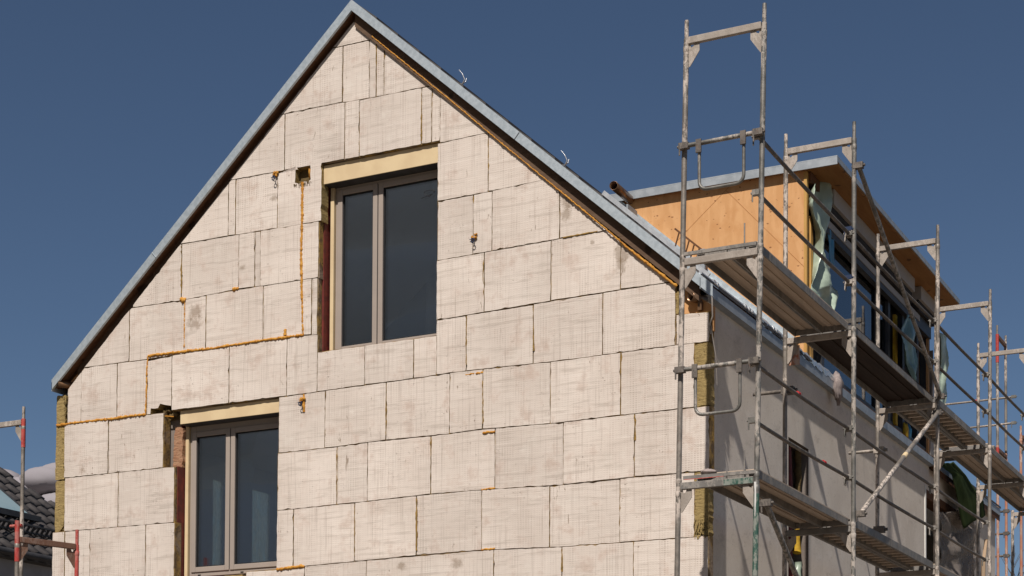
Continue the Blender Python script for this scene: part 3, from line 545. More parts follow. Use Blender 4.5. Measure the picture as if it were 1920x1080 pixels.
for x in (-2.05, -6.7):
    sj = MB(); d = Vector((1, 0, -SL if x > AX else SL)).normalized(); c = Vector((x, L0-.003, rz(x)-.058)); nrm = Vector((d.z, 0, -d.x)) 
    sj.bar(c-nrm*.042, c+nrm*.042, .004, .012, 0, up=(0, 1, 0)); sj.build('flashing_seam', 'galvdull', roof)
bg = MB()
def below(sgn, t0, t1, y0, y1, mb, xo=None):
    xo = xo if xo is not None else (XR-.03 if sgn > 0 else XL+.02)
    q = [(AX, rz(AX)+t0), (xo, rz(xo)+t0), (xo, rz(xo)+t1), (AX, rz(AX)+t1)]
    if area(q) < 0: q = q[::-1]
    mb.prism_y(q, y0, y1)
below(1, -.268, -.09, -.026, .02, bg, -.10); bg.build('barge_board', 'barge', roof)
bg = MB(); below(-1, -.315, -.09, .045, .09, bg, -7.93); bg.build('barge_board', 'barge', roof)
for k in (1, -1): sf = MB(); below(k, -.104, -.086, L0+.031, -.027 if k > 0 else .044, sf); sf.build('verge_soffit', 'soffit', roof)
for q in ([(-.32, 2.00), (.02, 2.00), (.02, 2.24), (-.32, 2.47)], [(-8.10, 2.22), (-7.92, 2.22), (-7.92, 2.50), (-8.10, 2.36)]):
    ew = MB(); ew.prism_y(q, .07, .11); ew.build('eave_panel', 'osb', roof)
for a, c, r in (((-.19, -.02, 2.335), (-.11, .16, 2.335), .048), ((-8.13, -.075, 2.345), (-8.0, .10, 2.335), .042)):
    m = MB(); m.pipe(a, c, r, .005); m.box(c[0]-.02, c[0]+.02, .02, .07, c[2]-.13, c[2]-.04); m.build('roof_pipe', 'brownpipe', roof)
for xo, xi, sg_ in ((XE, SX-.1, 1), (XL, -8.03, -1)):
    ef = MB(); a, c = sorted((xo, xo-sg_*.006)); ef.box(a, c, L0, L1, rz(xo)-.135, rz(xo)-.03)
    a, c = sorted((xo-sg_*.007, xi)); ef.box(a, c, .13, L1, rz(xo)-.135, rz(xo)-.127); ef.build('eave_flashing', 'galvdull', roof)
dp = MB(); dp.tube([(XR-.01, -.09, rz(XR)-.11), (XR-.012, -.065, 2.1), (.0, -.01, 2.03), (.012, .0, 1.95)], .008, 6); dp.tube([(.01, .0, 2.05), (.03, .1, 1.75), (.005, .2, 1.5)], .006, 6); dp.build('hanging_strip', 'greybox', roof)
# bright tube rail on the eave edge with sleeves, then crumpled foil
er = MB(); yy = -.08
er.tube([(XE-.01, -.08, rz(XE)+.025), (XE-.01, 2.75, rz(XE)+.03)], .018, 8)
for y in (.25, .33, 1.15, 1.27, 1.36, 2.05, 2.15): er.tube([(XE-.01, y, rz(XE)+.027), (XE-.01, y+.05, rz(XE)+.027)], .029, 8)
for i in range(9): er.box(XE-.06, XE-.002, -.02+i*.33, .0+i*.33, rz(XE), rz(XE)+.02)
er.build('snow_rail', 'bright', roof)
fo = MB(); ny = 46
vs = []; fs = []
for i in range(ny):
    y = 1.5+i*.07
    for j, (dx, dz) in enumerate(((-.09, .045), (-.02, .055), (.006, .02), (.002, -.03))):
        vs.append((XE+dx+random.uniform(-.005, .005), y, rz(XE)+dz+random.uniform(-.016, .016)))
for i in range(ny-1):
    for j in range(3): fs.append((i*4+j, (i+1)*4+j, (i+1)*4+j+1, i*4+j+1))
fo.add(vs, fs); ob = fo.build('eave_foil', 'foil', roof); md = ob.modifiers.new('t', 'SOLIDIFY'); md.thickness = .003
vu = MB(); vu.bar((-1.2, .16, rz(-1.2)+.055), (XE-.01, .16, rz(XE-.01)+.055), .02, .045, 0, up=(SL, 0, 1)); vu.build('roof_edge_strip', 'bright', roof)
# wires and snow guard on the roof
for (x, y, z) in ((-2.86, .15, 5.02), (-1.66, .15, 3.95)):
    m = MB(); m.tube([(x-.05, y, z-.035), (x+.035, y, z-.025), (x+.06, y, z+.02), (x+.03, y, z+.085), (x-.01, y, z+.135)], [.009, .009, .007, .004, .002], 6); m.box(x-.07, x+.03, y-.03, y+.03, z-.05, z-.025); m.tube([(x-.02, y, z-.04), (x+.05, y+.04, z+.01), (x+.055, y+.05, z+.05)], .005, 6)
    m.build('conductor_clip', 'wire', roof)
sg = MB()
for k in range(7):
    x = -1.17+k*.06; z = rz(x)+.02; sg.tube([(x-.07, 2.15, z+.03), (x+.0, 2.15, z+.26)], .009, 5)
a, c = -1.22, -.80
sg.bar((a, 2.15, rz(a)+.28), (c, 2.15, rz(c)+.28), .02, .02); sg.bar((a-.06, 2.15, rz(a)+.03), (c-.06, 2.15, rz(c)+.03), .02, .02)
sg.build('snow_guard', 'soffit', roof)
sb = MB(); sb.box(-.90, -.85, 2.1, 2.2, rz(-.87), rz(-.87)+.30); sb.build('guard_bracket', 'galvdull', roof)

# dormer
dm = MB()
zt = 4.735
dm.prism_y([(SX+.02, 2.44), (SX+.02, zt), (-2.7, zt), (-2.7, rz(-2.7)-.04), (SX-.2, rz(SX-.2)-.02)][::-1], DY0, DY0+.08)
dormer = dm.build('dormer', 'osb', house)
dm = MB(); dm.prism_y([(SX+.02, 2.44), (SX+.02, zt), (-2.7, zt), (-2.7, rz(-2.7)-.04), (SX-.2, rz(SX-.2)-.02)][::-1], DY1-.12, DY1-.04); dm.build('far_cheek', 'osb', dormer)
jo = MB()
for (a, c) in (((-1.05, 4.70), (-1.95, 3.95)), ((-1.1, 4.66), (-.15, 3.62))):
    jo.bar((a[0], DY0-.0005, a[1]), (c[0], DY0-.0005, c[1]), .002, .005)
jo.build('diagonal_line', 'osb_line', dormer)  # thin brown diagonal lines across the dormer cheek
dr = MB(); dr.box(-3.0, .26, DY0-.07, 9.53, 4.735, 4.80); dr.build('dormer_soffit', 'ply', dormer)
dt = MB(); dt.box(-3.0, .272, DY0-.085, 9.545, 4.801, 4.815); dt.box(-3.0, .272, DY0-.085, DY0-.071, 4.715, 4.800); dt.box(.2605, .272, DY0-.0705, 9.545, 4.750, 4.800); dt.build('dormer_fascia', 'galvdull', dormer)
df = MB()
df.bar((SX-.1, DY0-.02, rz(SX-.1)+.05), (-2.55, DY0-.02, rz(-2.55)+.05), .03, .11, 0, up=(SL, 0, 1)); df.bar((SX-.1, DY0-.10, rz(SX-.1)+.012), (-2.55, DY0-.10, rz(-2.55)+.012), .14, .012, 0, up=(SL, 0, 1)); df.build('apron_flashing', 'galv', dormer)
pp = MB(); pp.pipe((-2.22, 2.72, 4.66), (-2.30, 3.40, 4.72), .052, .005); pp.build('drain_pipe', 'brownpipe', dormer)
pb = MB(); pb.box(-2.5, -2.2, 3.1, 3.38, 4.50, 4.56); pb.box(-2.42, -2.2, 3.2, 3.42, 4.3, 4.5); pb.build('pipe_box', 'galvdull', dormer)
cp = MB(); cp.box(SX-.005, SX+.03, DY0-.012, DY0+.05, 2.5, 4.72); cp.build('corner_post', 'stud', dormer)
st = MB(); st.box(SX-.05, SX+.03, 3.60, 3.68, 2.5, 4.25); st.build('timber_stud', 'stud', dormer)
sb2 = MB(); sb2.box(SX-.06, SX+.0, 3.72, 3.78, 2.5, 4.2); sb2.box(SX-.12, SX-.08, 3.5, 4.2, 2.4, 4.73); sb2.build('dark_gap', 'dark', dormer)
lh = MB(); lh.box(SX-.1, SX+.06, 3.5, 3.85, 4.60, 4.73); lh.build('head_beam', 'soffit', dormer)
for (y0, y1) in ((4.16, 8.0), (8.36, 9.30)):
    m = MB(); m.box(SX, .0, y0, y1, 4.545, 4.732); m.build('shutter_casing', 'greybox', dormer, .004)
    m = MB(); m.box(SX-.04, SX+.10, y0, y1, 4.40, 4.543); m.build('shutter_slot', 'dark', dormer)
hb = MB(); hb.box(SX-.02, SX+.05, 4.1, 9.3, 4.22, 4.40); hb.build('window_head', 'darkgrey', dormer)
gb = MB(); gb.box(SX+.0505, SX+.06, 4.1, 8.6, 4.30, 4.385); gb.build('guide_strip', 'greybox', dormer)
for (y0, y1, nm, mt) in ((4.22, 6.6, 'glazing', 'glass2'), (6.72, 7.15, 'glazing', 'glass2')):
    m = MB(); m.box(SX-.07, SX-.05, y0, y1, 2.62, 4.22); m.build(nm, mt, dormer)
fr = MB()
for y in (4.14, 6.6, 7.15, 7.9, 8.7, 9.22): fr.box(SX-.10, SX-.01, y, y+.11, 2.45, 4.22)
fr.box(SX-.099, SX-.011, 4.25, 9.22, 2.45, 2.62); fr.build('dormer_frame', 'darkgrey', dormer)
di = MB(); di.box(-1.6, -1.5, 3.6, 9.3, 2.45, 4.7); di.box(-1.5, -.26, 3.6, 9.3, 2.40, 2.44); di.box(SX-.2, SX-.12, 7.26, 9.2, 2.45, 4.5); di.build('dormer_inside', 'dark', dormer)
for (y_, z_, mt_, nm_) in ((8.15, 2.62, 'blue_film', 'blue_wrap'), (7.98, 2.60, 'yellow', 'yellow_wrap')):
    m = MB(); m.blob((SX+.0, y_, z_), .10, 0, 10, .2, (.5, .8, 1.4)); m.build(nm_, mt_, dormer)
yp = MB(); yp.box(SX-.02, SX+.02, 7.42, 7.52, 2.6, 4.1); yp.build('yellow_stud', 'yellow', dormer)
ep = MB(); ep.prism_x([(9.28, 2.45), (9.50, 2.45), (9.50, 3.7), (9.46, 4.1), (9.36, 3.3)], SX-.02, SX+.04); ep.build('end_panel', 'greybox', dormer)
el = MB(); el.box(SX-.02, SX+.01, 9.3, 9.38, 2.4, 4.73); el.build('end_post', 'darkgrey', dormer)

# ring anchors in the gable
for (x, z) in DATA['anchors']:
    m = MB()
    for k in range(7): m.blob((x+random.uniform(-.03, .03), -.014, z+random.uniform(-.01, .035)), random.uniform(.011, .020), 0, 6, .3)
    an = m.build('ring_anchor', 'foam', house)
    r = MB(); r.tube([(x, .01, z-.01), (x, -.05, z-.02)], .006, 6)
    r.tube([(x+.017*math.sin(a), -.055, z-.045-.022*math.cos(a)+.004) for a in [i*math.pi/6 for i in range(13)]], .005, 6); r.tube([(x-.06, -.012, z-.012), (x-.01, -.03, z-.02)], .004, 5); r.build('ring', 'bluecl', an)

# ------------------------------------------------------------------ hanging sheets and rags (separate things)
def sheet(name, key, x, mat, label, cat, fold=.03, nu=14, nv=40, seed=0, group=None):
    rnd = random.Random(seed); A, B = DATA['sheets'][key]
    def at(P, t):
        f = t*(len(P)-1); i = min(int(f), len(P)-2); f -= i
        f = f*f*(3-2*f)*.5+f*.5
        return (lerp(P[i][0], P[i+1][0], f), lerp(P[i][1], P[i+1][1], f))
    ph = [rnd.uniform(0, 6.28) for _ in range(6)]
    m = MB(); vs = []; fs = []
    for j in range(nv+1):
        t = j/nv; a, b_ = at(A, t), at(B, t)
        for i in range(nu+1):
            s = i/nu
            d = fold*(math.sin(s*9+ph[0]+t*2.5)*.6+math.sin(s*17+ph[1]-t*5)*.35+math.sin(t*14+ph[2]+s*5)*.35+rnd.uniform(-.12, .12))
            vs.append((x+d, lerp(a[0], b_[0], s)+.012*math.sin(t*11+s*4+ph[3]), lerp(a[1], b_[1], s)+.012*math.sin(s*8+ph[4])))
    for j in range(nv):
        for i in range(nu): q = j*(nu+1)+i; fs.append((q, q+1, q+nu+2, q+nu+1))
    m.add(vs, fs, 0, True); o = m.build(name, mat); md = o.modifiers.new('t', 'SOLIDIFY'); md.thickness = .004
    return tag(o, label, cat, group)
sheet('plastic_sheet', 'green', -.06, 'green_film', 'crumpled pale green plastic sheet hanging at the near corner of the orange dormer', 'plastic sheet', .075, seed=3)
sheet('membrane_strip', 'blue', -.10, 'blue_film', 'bright blue membrane strip hanging just behind the pale green sheet', 'membrane', .012, 6, 24, 5)
sheet('plastic_sheet', 'teal', 0., 'teal_film', 'dark teal plastic sheet beside the yellow stud in the dormer opening', 'plastic sheet', .04, seed=8)
sheet('plastic_sheet', 'teal2', .1, 'green_film', 'narrow pale green plastic sheet hanging at the far end of the dormer', 'plastic sheet', .04, 8, seed=11)
sheet('dust_sheet', 'dust', -.08, 'dust_film', 'translucent grey dust sheet hanging over the wide ground-side opening', 'plastic sheet', .07, 22, 40, 13)
sheet('tarpaulin', 'tarp', .06, 'tarp', 'dark green tarpaulin hanging below the eave at the far end of the side wall', 'tarpaulin', .014, 14, 24, 17)
def rag(name, c, r, label, mat='rag', sc=(.6, 1, 1.6)):
    m = MB(); random.seed(int(abs(c[1])*100)); m.blob(c, r, 0, 14, .22, sc); m.blob((c[0], c[1]+.04, c[2]-r*1.2), r*.55, 0, 10, .3, (.6, .7, 1.8)); o = m.build(name, mat); return tag(o, label, 'rag')
rag('rag', (-.03, 4.4, 2.43), .10, 'crumpled pinkish rag stuffed at the foil end under the eave')
rag('work_gloves', (.48, -1.30, .335), .05, 'pair of grey work gloves lying on the lower scaffold deck end', 'rag', (1.5, 1, .5))
ls = MB(); ls.bar((.02, 12.5, 1.75), (-.02, 11.9, .2), .05, .03); ls.bar((.04, 12.2, 1.4), (-.02, 12.4, -.6), .06, .03)
tag(ls.build('timber_lath', 'lath'), 'thin pale timber lath leaning beside the translucent dust sheet', 'timber')

# ------------------------------------------------------------------ scaffolds
def frame(parent, p_in, p_out, z0, z1, foot=None, mats=('steel_light', 'steel', 'steel_pale'), lean=(0, 0), top=False, gus='steel_pale', along=(1, 0)):
    """one H-frame: two posts, a top transom, two gusset plates"""
    ax, ay = along
    def P(p, z): return (p[0]+lean[0]*(z-2.2), p[1]+lean[1]*(z-2.2), z)
    tr = MB(); a, c = P(p_in, z1), P(p_out, z1)
    tr.bar((a[0]+ax*.024, a[1]+ay*.024, a[2]), (c[0]-ax*.024, c[1]-ay*.024, c[2]), .045, .062)
    f = tr.build('frame', mats[2], parent, .004)
    for p, mt in ((p_in, mats[0]), (p_out, mats[1])):
        m = MB(); zb = z0 if foot is None else foot; n = max(4, int((z1-zb)/.12)); 
        zs = [lerp(zb, z1+.02, i/n) for i in range(n+1)]
        m.tube([P(p, z) for z in zs], [.0242*random.uniform(.98, 1.05) for z in zs], 12, 0, True, .015)
        m.tube([P(p, z1-.10), P(p, z1-.085), P(p, z1-.05), P(p, z1-.045)], [.025, .0285, .0285, .025], 12)
        if top: m.tube([P(p, z1+.02), P(p, z1+.19)], .019, 10); m.tube([P(p, z1+.10), (P(p, z1+.10)[0]-.0005, P(p, z1)[1]-.0205, z1+.10)], .006, 6)
        else: m.tube([P(p, z1+.02), P(p, z1+.03), P(p, z1+.06), P(p, z1+.07)], [.024, .0275, .0275, .024], 12)
        m.build('post', mt, f)
    for p, s in ((p_in, 1), (p_out, -1)):
        q = P(p, z1); m = MB(); t = .004
        w, h = .125, .20
        o2 = [(.024, -.035), (.024, -.035-h), (.034, -.035-h), (w, -.045-.06), (w, -.035), (w-.05, -.035), (w-.055, -.055), (.045, -.065), (.04, -.035)]
        n = len(o2)
        vs = [(q[0]+s*ax*u-ay*e, q[1]+s*ay*u-ax*e, q[2]+v) for e in (t, -t) for u, v in o2]
        m.add(vs, [tuple(range(n)), tuple(range(2*n-1, n-1, -1))]+[(i, i+n, (i+1) % n+n, (i+1) % n) for i in range(n)]); m.build('gusset', gus, f)
    return f
def coupler(mb, p, s=1., mi=0):
    x, y, z = p
    mb.box(x-.05*s, x+.05*s, y-.03*s, y+.03*s, z-.03*s, z+.03*s, mi); mb.tube([(x-.07*s, y, z), (x+.07*s, y, z)], .014*s, 6, mi); mb.tube([(x-.035, y-.02, z-.02), (x-.035, y-.02, z-.085)], .009*s, 6, mi)
def deck(parent, x0, x1, y0, y1, z, style):
    d = MB(); n = 1 if style == 'dark' else 2; w = (x1-x0)/n
    for k in range(n):
        a, c = x0+k*w+.006, x0+(k+1)*w-.006
        if style == 'slat':
            d.box(a, a+.035, y0, y1, z-.05, z+.03, 1); d.box(c-.035, c, y0, y1, z-.05, z+.03, 1)
            m = int((y1-y0)/.21)
            for i in range(m): yy = lerp(y0, y1, (i+.3)/m); d.box(a+.036, c-.036, yy, yy+.055, z-.02, z+.015, 0)
            d.box(a+.036, c-.036, y0+.02, y1-.02, z+.018, z+.028, 2)
        else:
            d.box(a, c, y0, y1, z+.012, z+.022, 0)
            for xx in (a, c-.012): d.box(xx, xx+.012, y0, y1, z-.055, z+.011, 1)
            for xx in (a+(c-a)*.33, a+(c-a)*.66): d.box(xx-.03, xx+.03, y0+.02, y1-.02, z+.001, z+.0115, 0)
            for yy in (y0, y1-.012): d.box(a+.0125, c-.0125, yy, yy+.012, z-.05, z+.011, 1)
    for xx in (x0+.02, x1-.08):
        for yy in (y0-.02, y1-.02): d.box(xx, xx+.06, yy, yy+.04, z-.035, z-.0, 1)
    base = {'steel': 'deck', 'slat': 'stud' if False else 'deck', 'dark': 'deckdark'}[style]
    return d.build('deck', [base, 'decksteel', 'deckdark'], parent)
def rail(parent, a, c, mat='steel_dark', r=.0185, ends=True, marks=()):
    m = MB(); n = 12; sag = [(lerp(a[0], c[0], i/n), lerp(a[1], c[1], i/n), lerp(a[2], c[2], i/n)-.012*math.sin(math.pi*i/n)) for i in range(n+1)]
    m.tube(sag, r, 10, 0, True, .02); g = m.build('guardrail', mat, parent)
    if ends:
        for p_ in ((a[0], a[1]+.02, a[2]), (c[0], c[1]-.02, c[2])): k = MB(); coupler(k, p_, .8); k.build('coupler', 'steel', g)
    for t in marks:
        q = MB(); i = int(t*n); q.tube([lerp(Vector(a), Vector(c), t), lerp(Vector(a), Vector(c), t+.02)], r+.003, 10); q.build('red_tape', 'red', g)
    return g
def end_guard(parent, a, c):
    a, c = Vector(a), Vector(c); m = MB()
    m.tube([a, lerp(a, c, .5), c], .0205, 10); g = m.build('end_guard', 'steel', parent)
    u = MB(); p, q = lerp(a, c, .22), lerp(a, c, .79); dz = .42; r = .07; d = (c-a).normalized()
    pts = [p, p-Vector((0, 0, dz-r))]+[p-Vector((0, 0, dz-r))+d*(r-r*math.cos(t))-Vector((0, 0, r*math.sin(t))) for t in (.4, .8, 1.2, 1.57)]
    pts += [q-Vector((0, 0, dz-r))-d*(r-r*math.cos(t))-Vector((0, 0, r*math.sin(t))) for t in (1.57, 1.2, .8, .4)]+[q-Vector((0, 0, dz-r)), q]
    u.tube(pts, .0155, 10); u.build('swing_bar', 'steel', g)
    for t in (0.02, .97): k = MB(); coupler(k, lerp(a, c, t), .9); k.build('coupler', 'steel_dark', g)
    for t in (.22, .79): e = lerp(a, c, t); k = MB(); k.box(e.x-.025, e.x+.025, e.y-.03, e.y-.012, e.z-.09, e.z+.03); k.build('hinge_plate', 'steel_dark', g)

ST = [-1.324, 1.555, 5.037, 7.892, 10.515, 13.1]
XO = [.244, .252, .280, .306, .318, .32]; WD = .728; ZL = [.222, 2.228, 4.222]
LEAN = [(.0165, 0), (.003, 0), (.004, 0), (.006, 0), (.004, 0), (0, 0)]
scaf = thing('scaffold', (.6, 4, GZ), 'galvanised frame scaffold with walkway decks along the grey side wall', 'scaffold', 'scaffolds round the house')
for i, y in enumerate(ST):
    for l, z in enumerate(ZL):
        if i == 5 and l == 2: continue
        pm = ('steel_light', 'steel', 'steel_pale') if i < 2 else ('steel_light', 'steel_light', 'steel_pale')
        if l == 0 and i < 2: pm = (pm[0], pm[1], 'decksteel')
        frame(scaf, (XO[i], y), (XO[i]+WD, y), ZL[l-1] if l else GZ, z, None if l else GZ, pm, LEAN[i], l == 2)
styles = [['steel', 'slat', 'steel', 'steel', 'steel'], ['steel', 'dark', 'slat', 'steel', 'steel']]
for l in (0, 1):
    for i in range(5):
        if l == 0 and i > 2: continue
        x0 = max(XO[i], XO[i+1])+.11
        deck(scaf, x0, x0+WD-.15, ST[i]+.04, ST[i+1]-.04, ZL[l]+.085, styles[l][i])
for l in (0, 1):
    for i in range(5):
        if l == 0 and i > 2: continue
        for h in (.53, 1.03):
            x = lambda j: XO[j]+WD-.048+LEAN[j][0]*(ZL[l]+h-2.2)
            mk_ = ()
            if l == 0 and i == 0: mk_ = (.42,) if h > 1 else (.70,)
            rail(scaf, (x(i), ST[i], ZL[l]+h), (x(i+1), ST[i+1], ZL[l]+h), 'steel_dark', .0185, True, mk_)
for l in (0, 1):
    z = ZL[l]+1.03; d = LEAN[0][0]*(z-2.2)
    end_guard(scaf, (XO[0]+d, ST[0]-.05, z), (XO[0]+WD+d, ST[0]-.05, z+.005))
    t = MB(); t.box(XO[0]+.02, XO[0]+WD-.03, ST[0]-.026, ST[0]-.002, ZL[l]+.055, ZL[l]+.085); t.tube([(XO[0]+WD*.80, ST[0], ZL[l]+.08), (XO[0]+WD*.80, ST[0], ZL[l]+.27)], .007, 6); t.build('end_board', 'decksteel', scaf)
t = MB(); t.box(XO[0]+.03, XO[0]+.40, ST[0]-.0275, ST[0]-.0265, ZL[0]+.05, ZL[0]+.056); t.build('red_stripe', 'redpaint', scaf)
def brace(a, c, mat, r=.022, marks=()):
    m = MB(); n = 14; m.tube([lerp(Vector(a), Vector(c), i/n) for i in range(n+1)], r, 10, 0, True, .05); g = m.build('diagonal_brace', mat, scaf)
    for p_ in (a, c): k = MB(); coupler(k, p_); k.build('coupler', 'steel_dark', g)
    for t in marks: q = MB(); q.tube([lerp(Vector(a), Vector(c), t), lerp(Vector(a), Vector(c), t+.03)], r+.004, 10); q.build('pale_tape', 'cream', g)
brace((XO[1]+WD+.05, ST[1], 3.95), (XO[2]+WD+.05, ST[2]-.05, 2.32), 'steel', .025)
brace((XO[1]+WD+.05, ST[1]+.06, .38), (XO[2]+WD+.02, ST[2]-.08, 2.12), 'steel_light', .026, (.52,))
brace((XO[0]+WD+.04, ST[0]+.04, .02), (XO[1]+WD+.04, ST[1]-.04, -1.75), 'steel', .025)
for (x, y, z, mt) in ((XO[1]+.02, ST[1]+.03, 1.72, 'steel_dark'), (XO[2]+.02, ST[2], .78, 'steel_dark'), (XO[2]+.02, ST[2], 1.75, 'steel_light')):
    m = MB(); coupler(m, (x, y, z), 1.3); m.tube([(x-.38, y, z), (x+.1, y, z)], .02, 8); m.build('wall_tie', mt, scaf)
for z in (3.30, 2.80):
    m = MB(); coupler(m, (XO[1]+WD-.05, ST[1]-.02, z), .8); m.build('blue_coupler', 'bluecl', scaf)
m = MB(); m.box(XO[1]+.03, XO[1]+.15, ST[1]+.012, ST[1]+.02, 1.98, 2.18); m.build('red_gusset', 'orangepaint', scaf)
m = MB(); m.tube([(XO[0]+WD-.037, ST[0]-.026, .20), (XO[0]+WD-.036, ST[0]-.0265, .12), (XO[0]+WD-.038, ST[0]-.026, .03), (XO[0]+WD-.039, ST[0]-.0255, -.10)], [.012, .007, .008, .003], 6, 0, True, .5); m.build('paint_drip', 'white', scaf)
m = MB(); m.tube([(XO[0]+WD-.0165*(2.2-z)+.0, ST[0], z) for z in (-.62, -.3, -.05, .10)], .0262, 12); m.build('green_paint_sleeve', 'greenpaint', scaf)
m = MB(); m.box(XO[0]+.40, XO[0]+WD-.06, ST[0]-.0255, ST[0]-.0235, ZL[0]-.028, ZL[0]+.022); m.build('green_paint_patch', 'greenpaint', scaf)

# red scaffold in front of the gable's left end (frames stand across the wall)
s2 = thing('scaffold', (-7.2, -1.2, GZ), 'red painted frame scaffold standing before the left end of the gable', 'scaffold', 'scaffolds round the house')
f2 = frame(s2, (-7.05, -.93), (-7.27, -1.62), -1.78, .22, GZ, ('redpaint', 'steel_light', 'rustbeam'), (0, 0), True, 'rustbeam', along=(-.304, -.953))
m = MB(); m.tube([(-7.27, -1.62, -.02), (-7.27, -1.62, .42)], .027, 12); m.build('red_sleeve', 'redpaint', s2)
s3 = thing('scaffold', (-9.3, .3, GZ), 'slim galvanised scaffold with red post joint beyond the left house corner', 'scaffold', 'scaffolds round the house')
frame(s3, (-9.73, .3), (-9.0, .3), .05, 2.05, GZ, ('steel_light', 'steel_light', 'steel_pale'), (.004, 0), True, 'steel_pale')
m = MB(); m.tube([(-9.0, .3, 1.74), (-9.0, .3, 2.09)], .0275, 12); m.build('red_sleeve', 'redpaint', s3)
m = MB(); m.tube([(-9.16, .27, .78), (-8.98, .27, .78)], .02, 8); m.build('red_end_cap', 'redpaint', s3)
# scaffold across the far gable
s4 = thing('scaffold', (-.5, 15.4, GZ), 'red and orange painted scaffold rising behind the far end of the house', 'scaffold', 'scaffolds round the house')
for (x, zt_) in ((-.3, 5.72), (-3.2, 5.72)):
    frame(s4, (x, 15.0), (x, 15.73), 3.7, zt_, None, ('steel_light', 'steel_light', 'rustbeam'), (0, 0), True, 'rustbeam', along=(0, 1))
    frame(s4, (x, 15.0), (x, 15.73), GZ, zt_-2.0, GZ, ('orangepaint', 'orangepaint', 'rustbeam'), (0, 0), False, 'rustbeam', along=(0, 1))
m = MB(); m.tube([(-.3, 15.0, 5.25), (-.3, 15.0, 5.75)], .029, 12); m.build('red_sleeve', 'redpaint', s4)
m = MB(); m.tube([(-.3, 15.0, 3.3), (-.3, 15.0, 3.75)], .029, 12); m.build('red_sleeve', 'redpaint', s4)
for z in (4.62, 4.16): rail(s4, (-3.2, 15.02, z), (-.02, 15.02, z), 'steel_light', .018, True, (.78,) if z > 4.5 else ())
deck(s4, -3.1, -.36, 15.03, 15.7, 3.78, 'steel')
frame(s4, (.06, 15.2), (.22, 15.9), GZ, 3.95, GZ, ('orangepaint', 'steel_light', 'rustbeam'), (0, 0), True, 'rustbeam', along=(.22, .975))
frame(s4, (.12, 16.6), (.9, 16.6), GZ, 3.2, GZ, ('steel_dark', 'steel_light', 'steel_dark'), (0, 0), True, 'steel_dark')
for z in (2.75, 2.35, 1.95): 
    m = MB(); m.tube([(-.55, 15.75, z), (-.28, 15.75, z)], .02, 8); coupler(m, (-.3, 15.73, z)); m.build('wall_tie', 'steel_dark', s4)
m = MB(); m.tube([(.16, 15.9, 2.3), (1.3, 15.9, 2.85)], .022, 8); m.build('diagonal_brace', 'tarp', s4)
rail(s4, (.06, 15.9, 1.55), (1.6, 15.9, 1.55), 'steel_dark'); rail(s4, (.02, 16.5, 4.35), (1.4, 16.5, 4.4), 'steel_light', .018)

# ------------------------------------------------------------------ neighbour
nb = thing('neighbour_house', (-20, 5, GZ), 'neighbouring house with a dark tiled roof behind the left corner', 'house')
NX, NZ, NS = -15.9, 1.93, .80
m = MB(); m.box(-27, -16.02, -6, 11.4, GZ, 1.80); m.build('wall', 'grey_render', nb)
m = MB(); m.prism_y([(-16.4, 1.62), (-21.7, 5.8), (-27, 1.62)], 7.4, 7.6); m.build('gable_wall', 'grey_render', nb)
m = MB(); rows = 20; cw = .30; ny = int(17/cw)*6; vs = []; fs = []
for i in range(rows):
    s0, s1 = i*.34, i*.34+.36; ny = int((18.15-.61*s0)/cw)*6+3
    base = len(vs)
    for k in range(ny+1):
        y = -6.4+k*cw/6; wv = .028*math.sin(2*math.pi*k/6)+.012*math.sin(4*math.pi*k/6+.6)
        for (s, lift) in ((s0, -.012), (s0, .040), (s1, .0)):
            x = NX-s/math.hypot(1, NS); vs.append((x+NS*.6*(lift+wv), y, NZ+(NX-x)*NS+(lift+wv)*.8))
    for k in range(ny):
        for j in (0, 1): a = base+k*3+j; fs.append((a, a+3, a+4, a+1))
m.add(vs, fs, 0, True)
rt = m.build('roof', 'tile_dark', nb)
m = MB(); m.tube([(NX+.07, -6.4, NZ-.06), (NX+.07, 11.8, NZ-.06)], .065, 10); m.build('gutter', 'gutter', nb)
def on(s, y, h): x = NX-s/math.hypot(1, NS); return (x+NS*.78*h, y, NZ+(NX-x)*NS+h*.78)
q8 = [on(s_, y_, h_) for h_ in (-.03, -.20) for s_, y_ in ((-.02, -6.4), (-.02, 11.9), (6.7, 7.8), (6.7, -6.4))]
m = MB(); m.add(q8, [(0, 1, 2, 3), (7, 6, 5, 4), (0, 4, 5, 1), (1, 5, 6, 2), (2, 6, 7, 3), (3, 7, 4, 0)]); m.build('roof_deck', 'gutter', nb)
m = MB(); m.box(-16.019, NX-.01, -6.3, 11.8, 1.79, 1.90); m.build('fascia_board', 'gutter', nb)
m = MB()
for h in (.10, .24): m.bar(on(.62, -6, h), on(.62, 11.1, h), .03, .03)
for k in range(136): y = -5.9+k*.125; m.bar(on(.62, y, .06), on(.62, y, .25), .07, .015)
m.build('snow_guard', 'gutter', rt)
m = MB(); vs = [on(1.3, 0, .09), on(1.35, 8.85, .09), on(3.2, 8.6, .09), on(3.2, 0, .09)]; vs2 = [on(1.3, 0, .13), on(1.35, 8.85, .13), on(3.2, 8.6, .13), on(3.2, 0, .13)]
m.add(vs+vs2, [(3, 2, 1, 0), (4, 5, 6, 7), (0, 1, 5, 4), (1, 2, 6, 5), (2, 3, 7, 6), (3, 0, 4, 7)]); m.build('roof_panel', 'panel', rt)
m = MB(); m.bar(on(1.25, 0, .10), on(1.25, 9.1, .10), .10, .10); m.bar(on(1.3, 8.9, .1), on(3.2, 8.65, .1), .05, .08); m.build('panel_frame', 'darkgrey', rt)

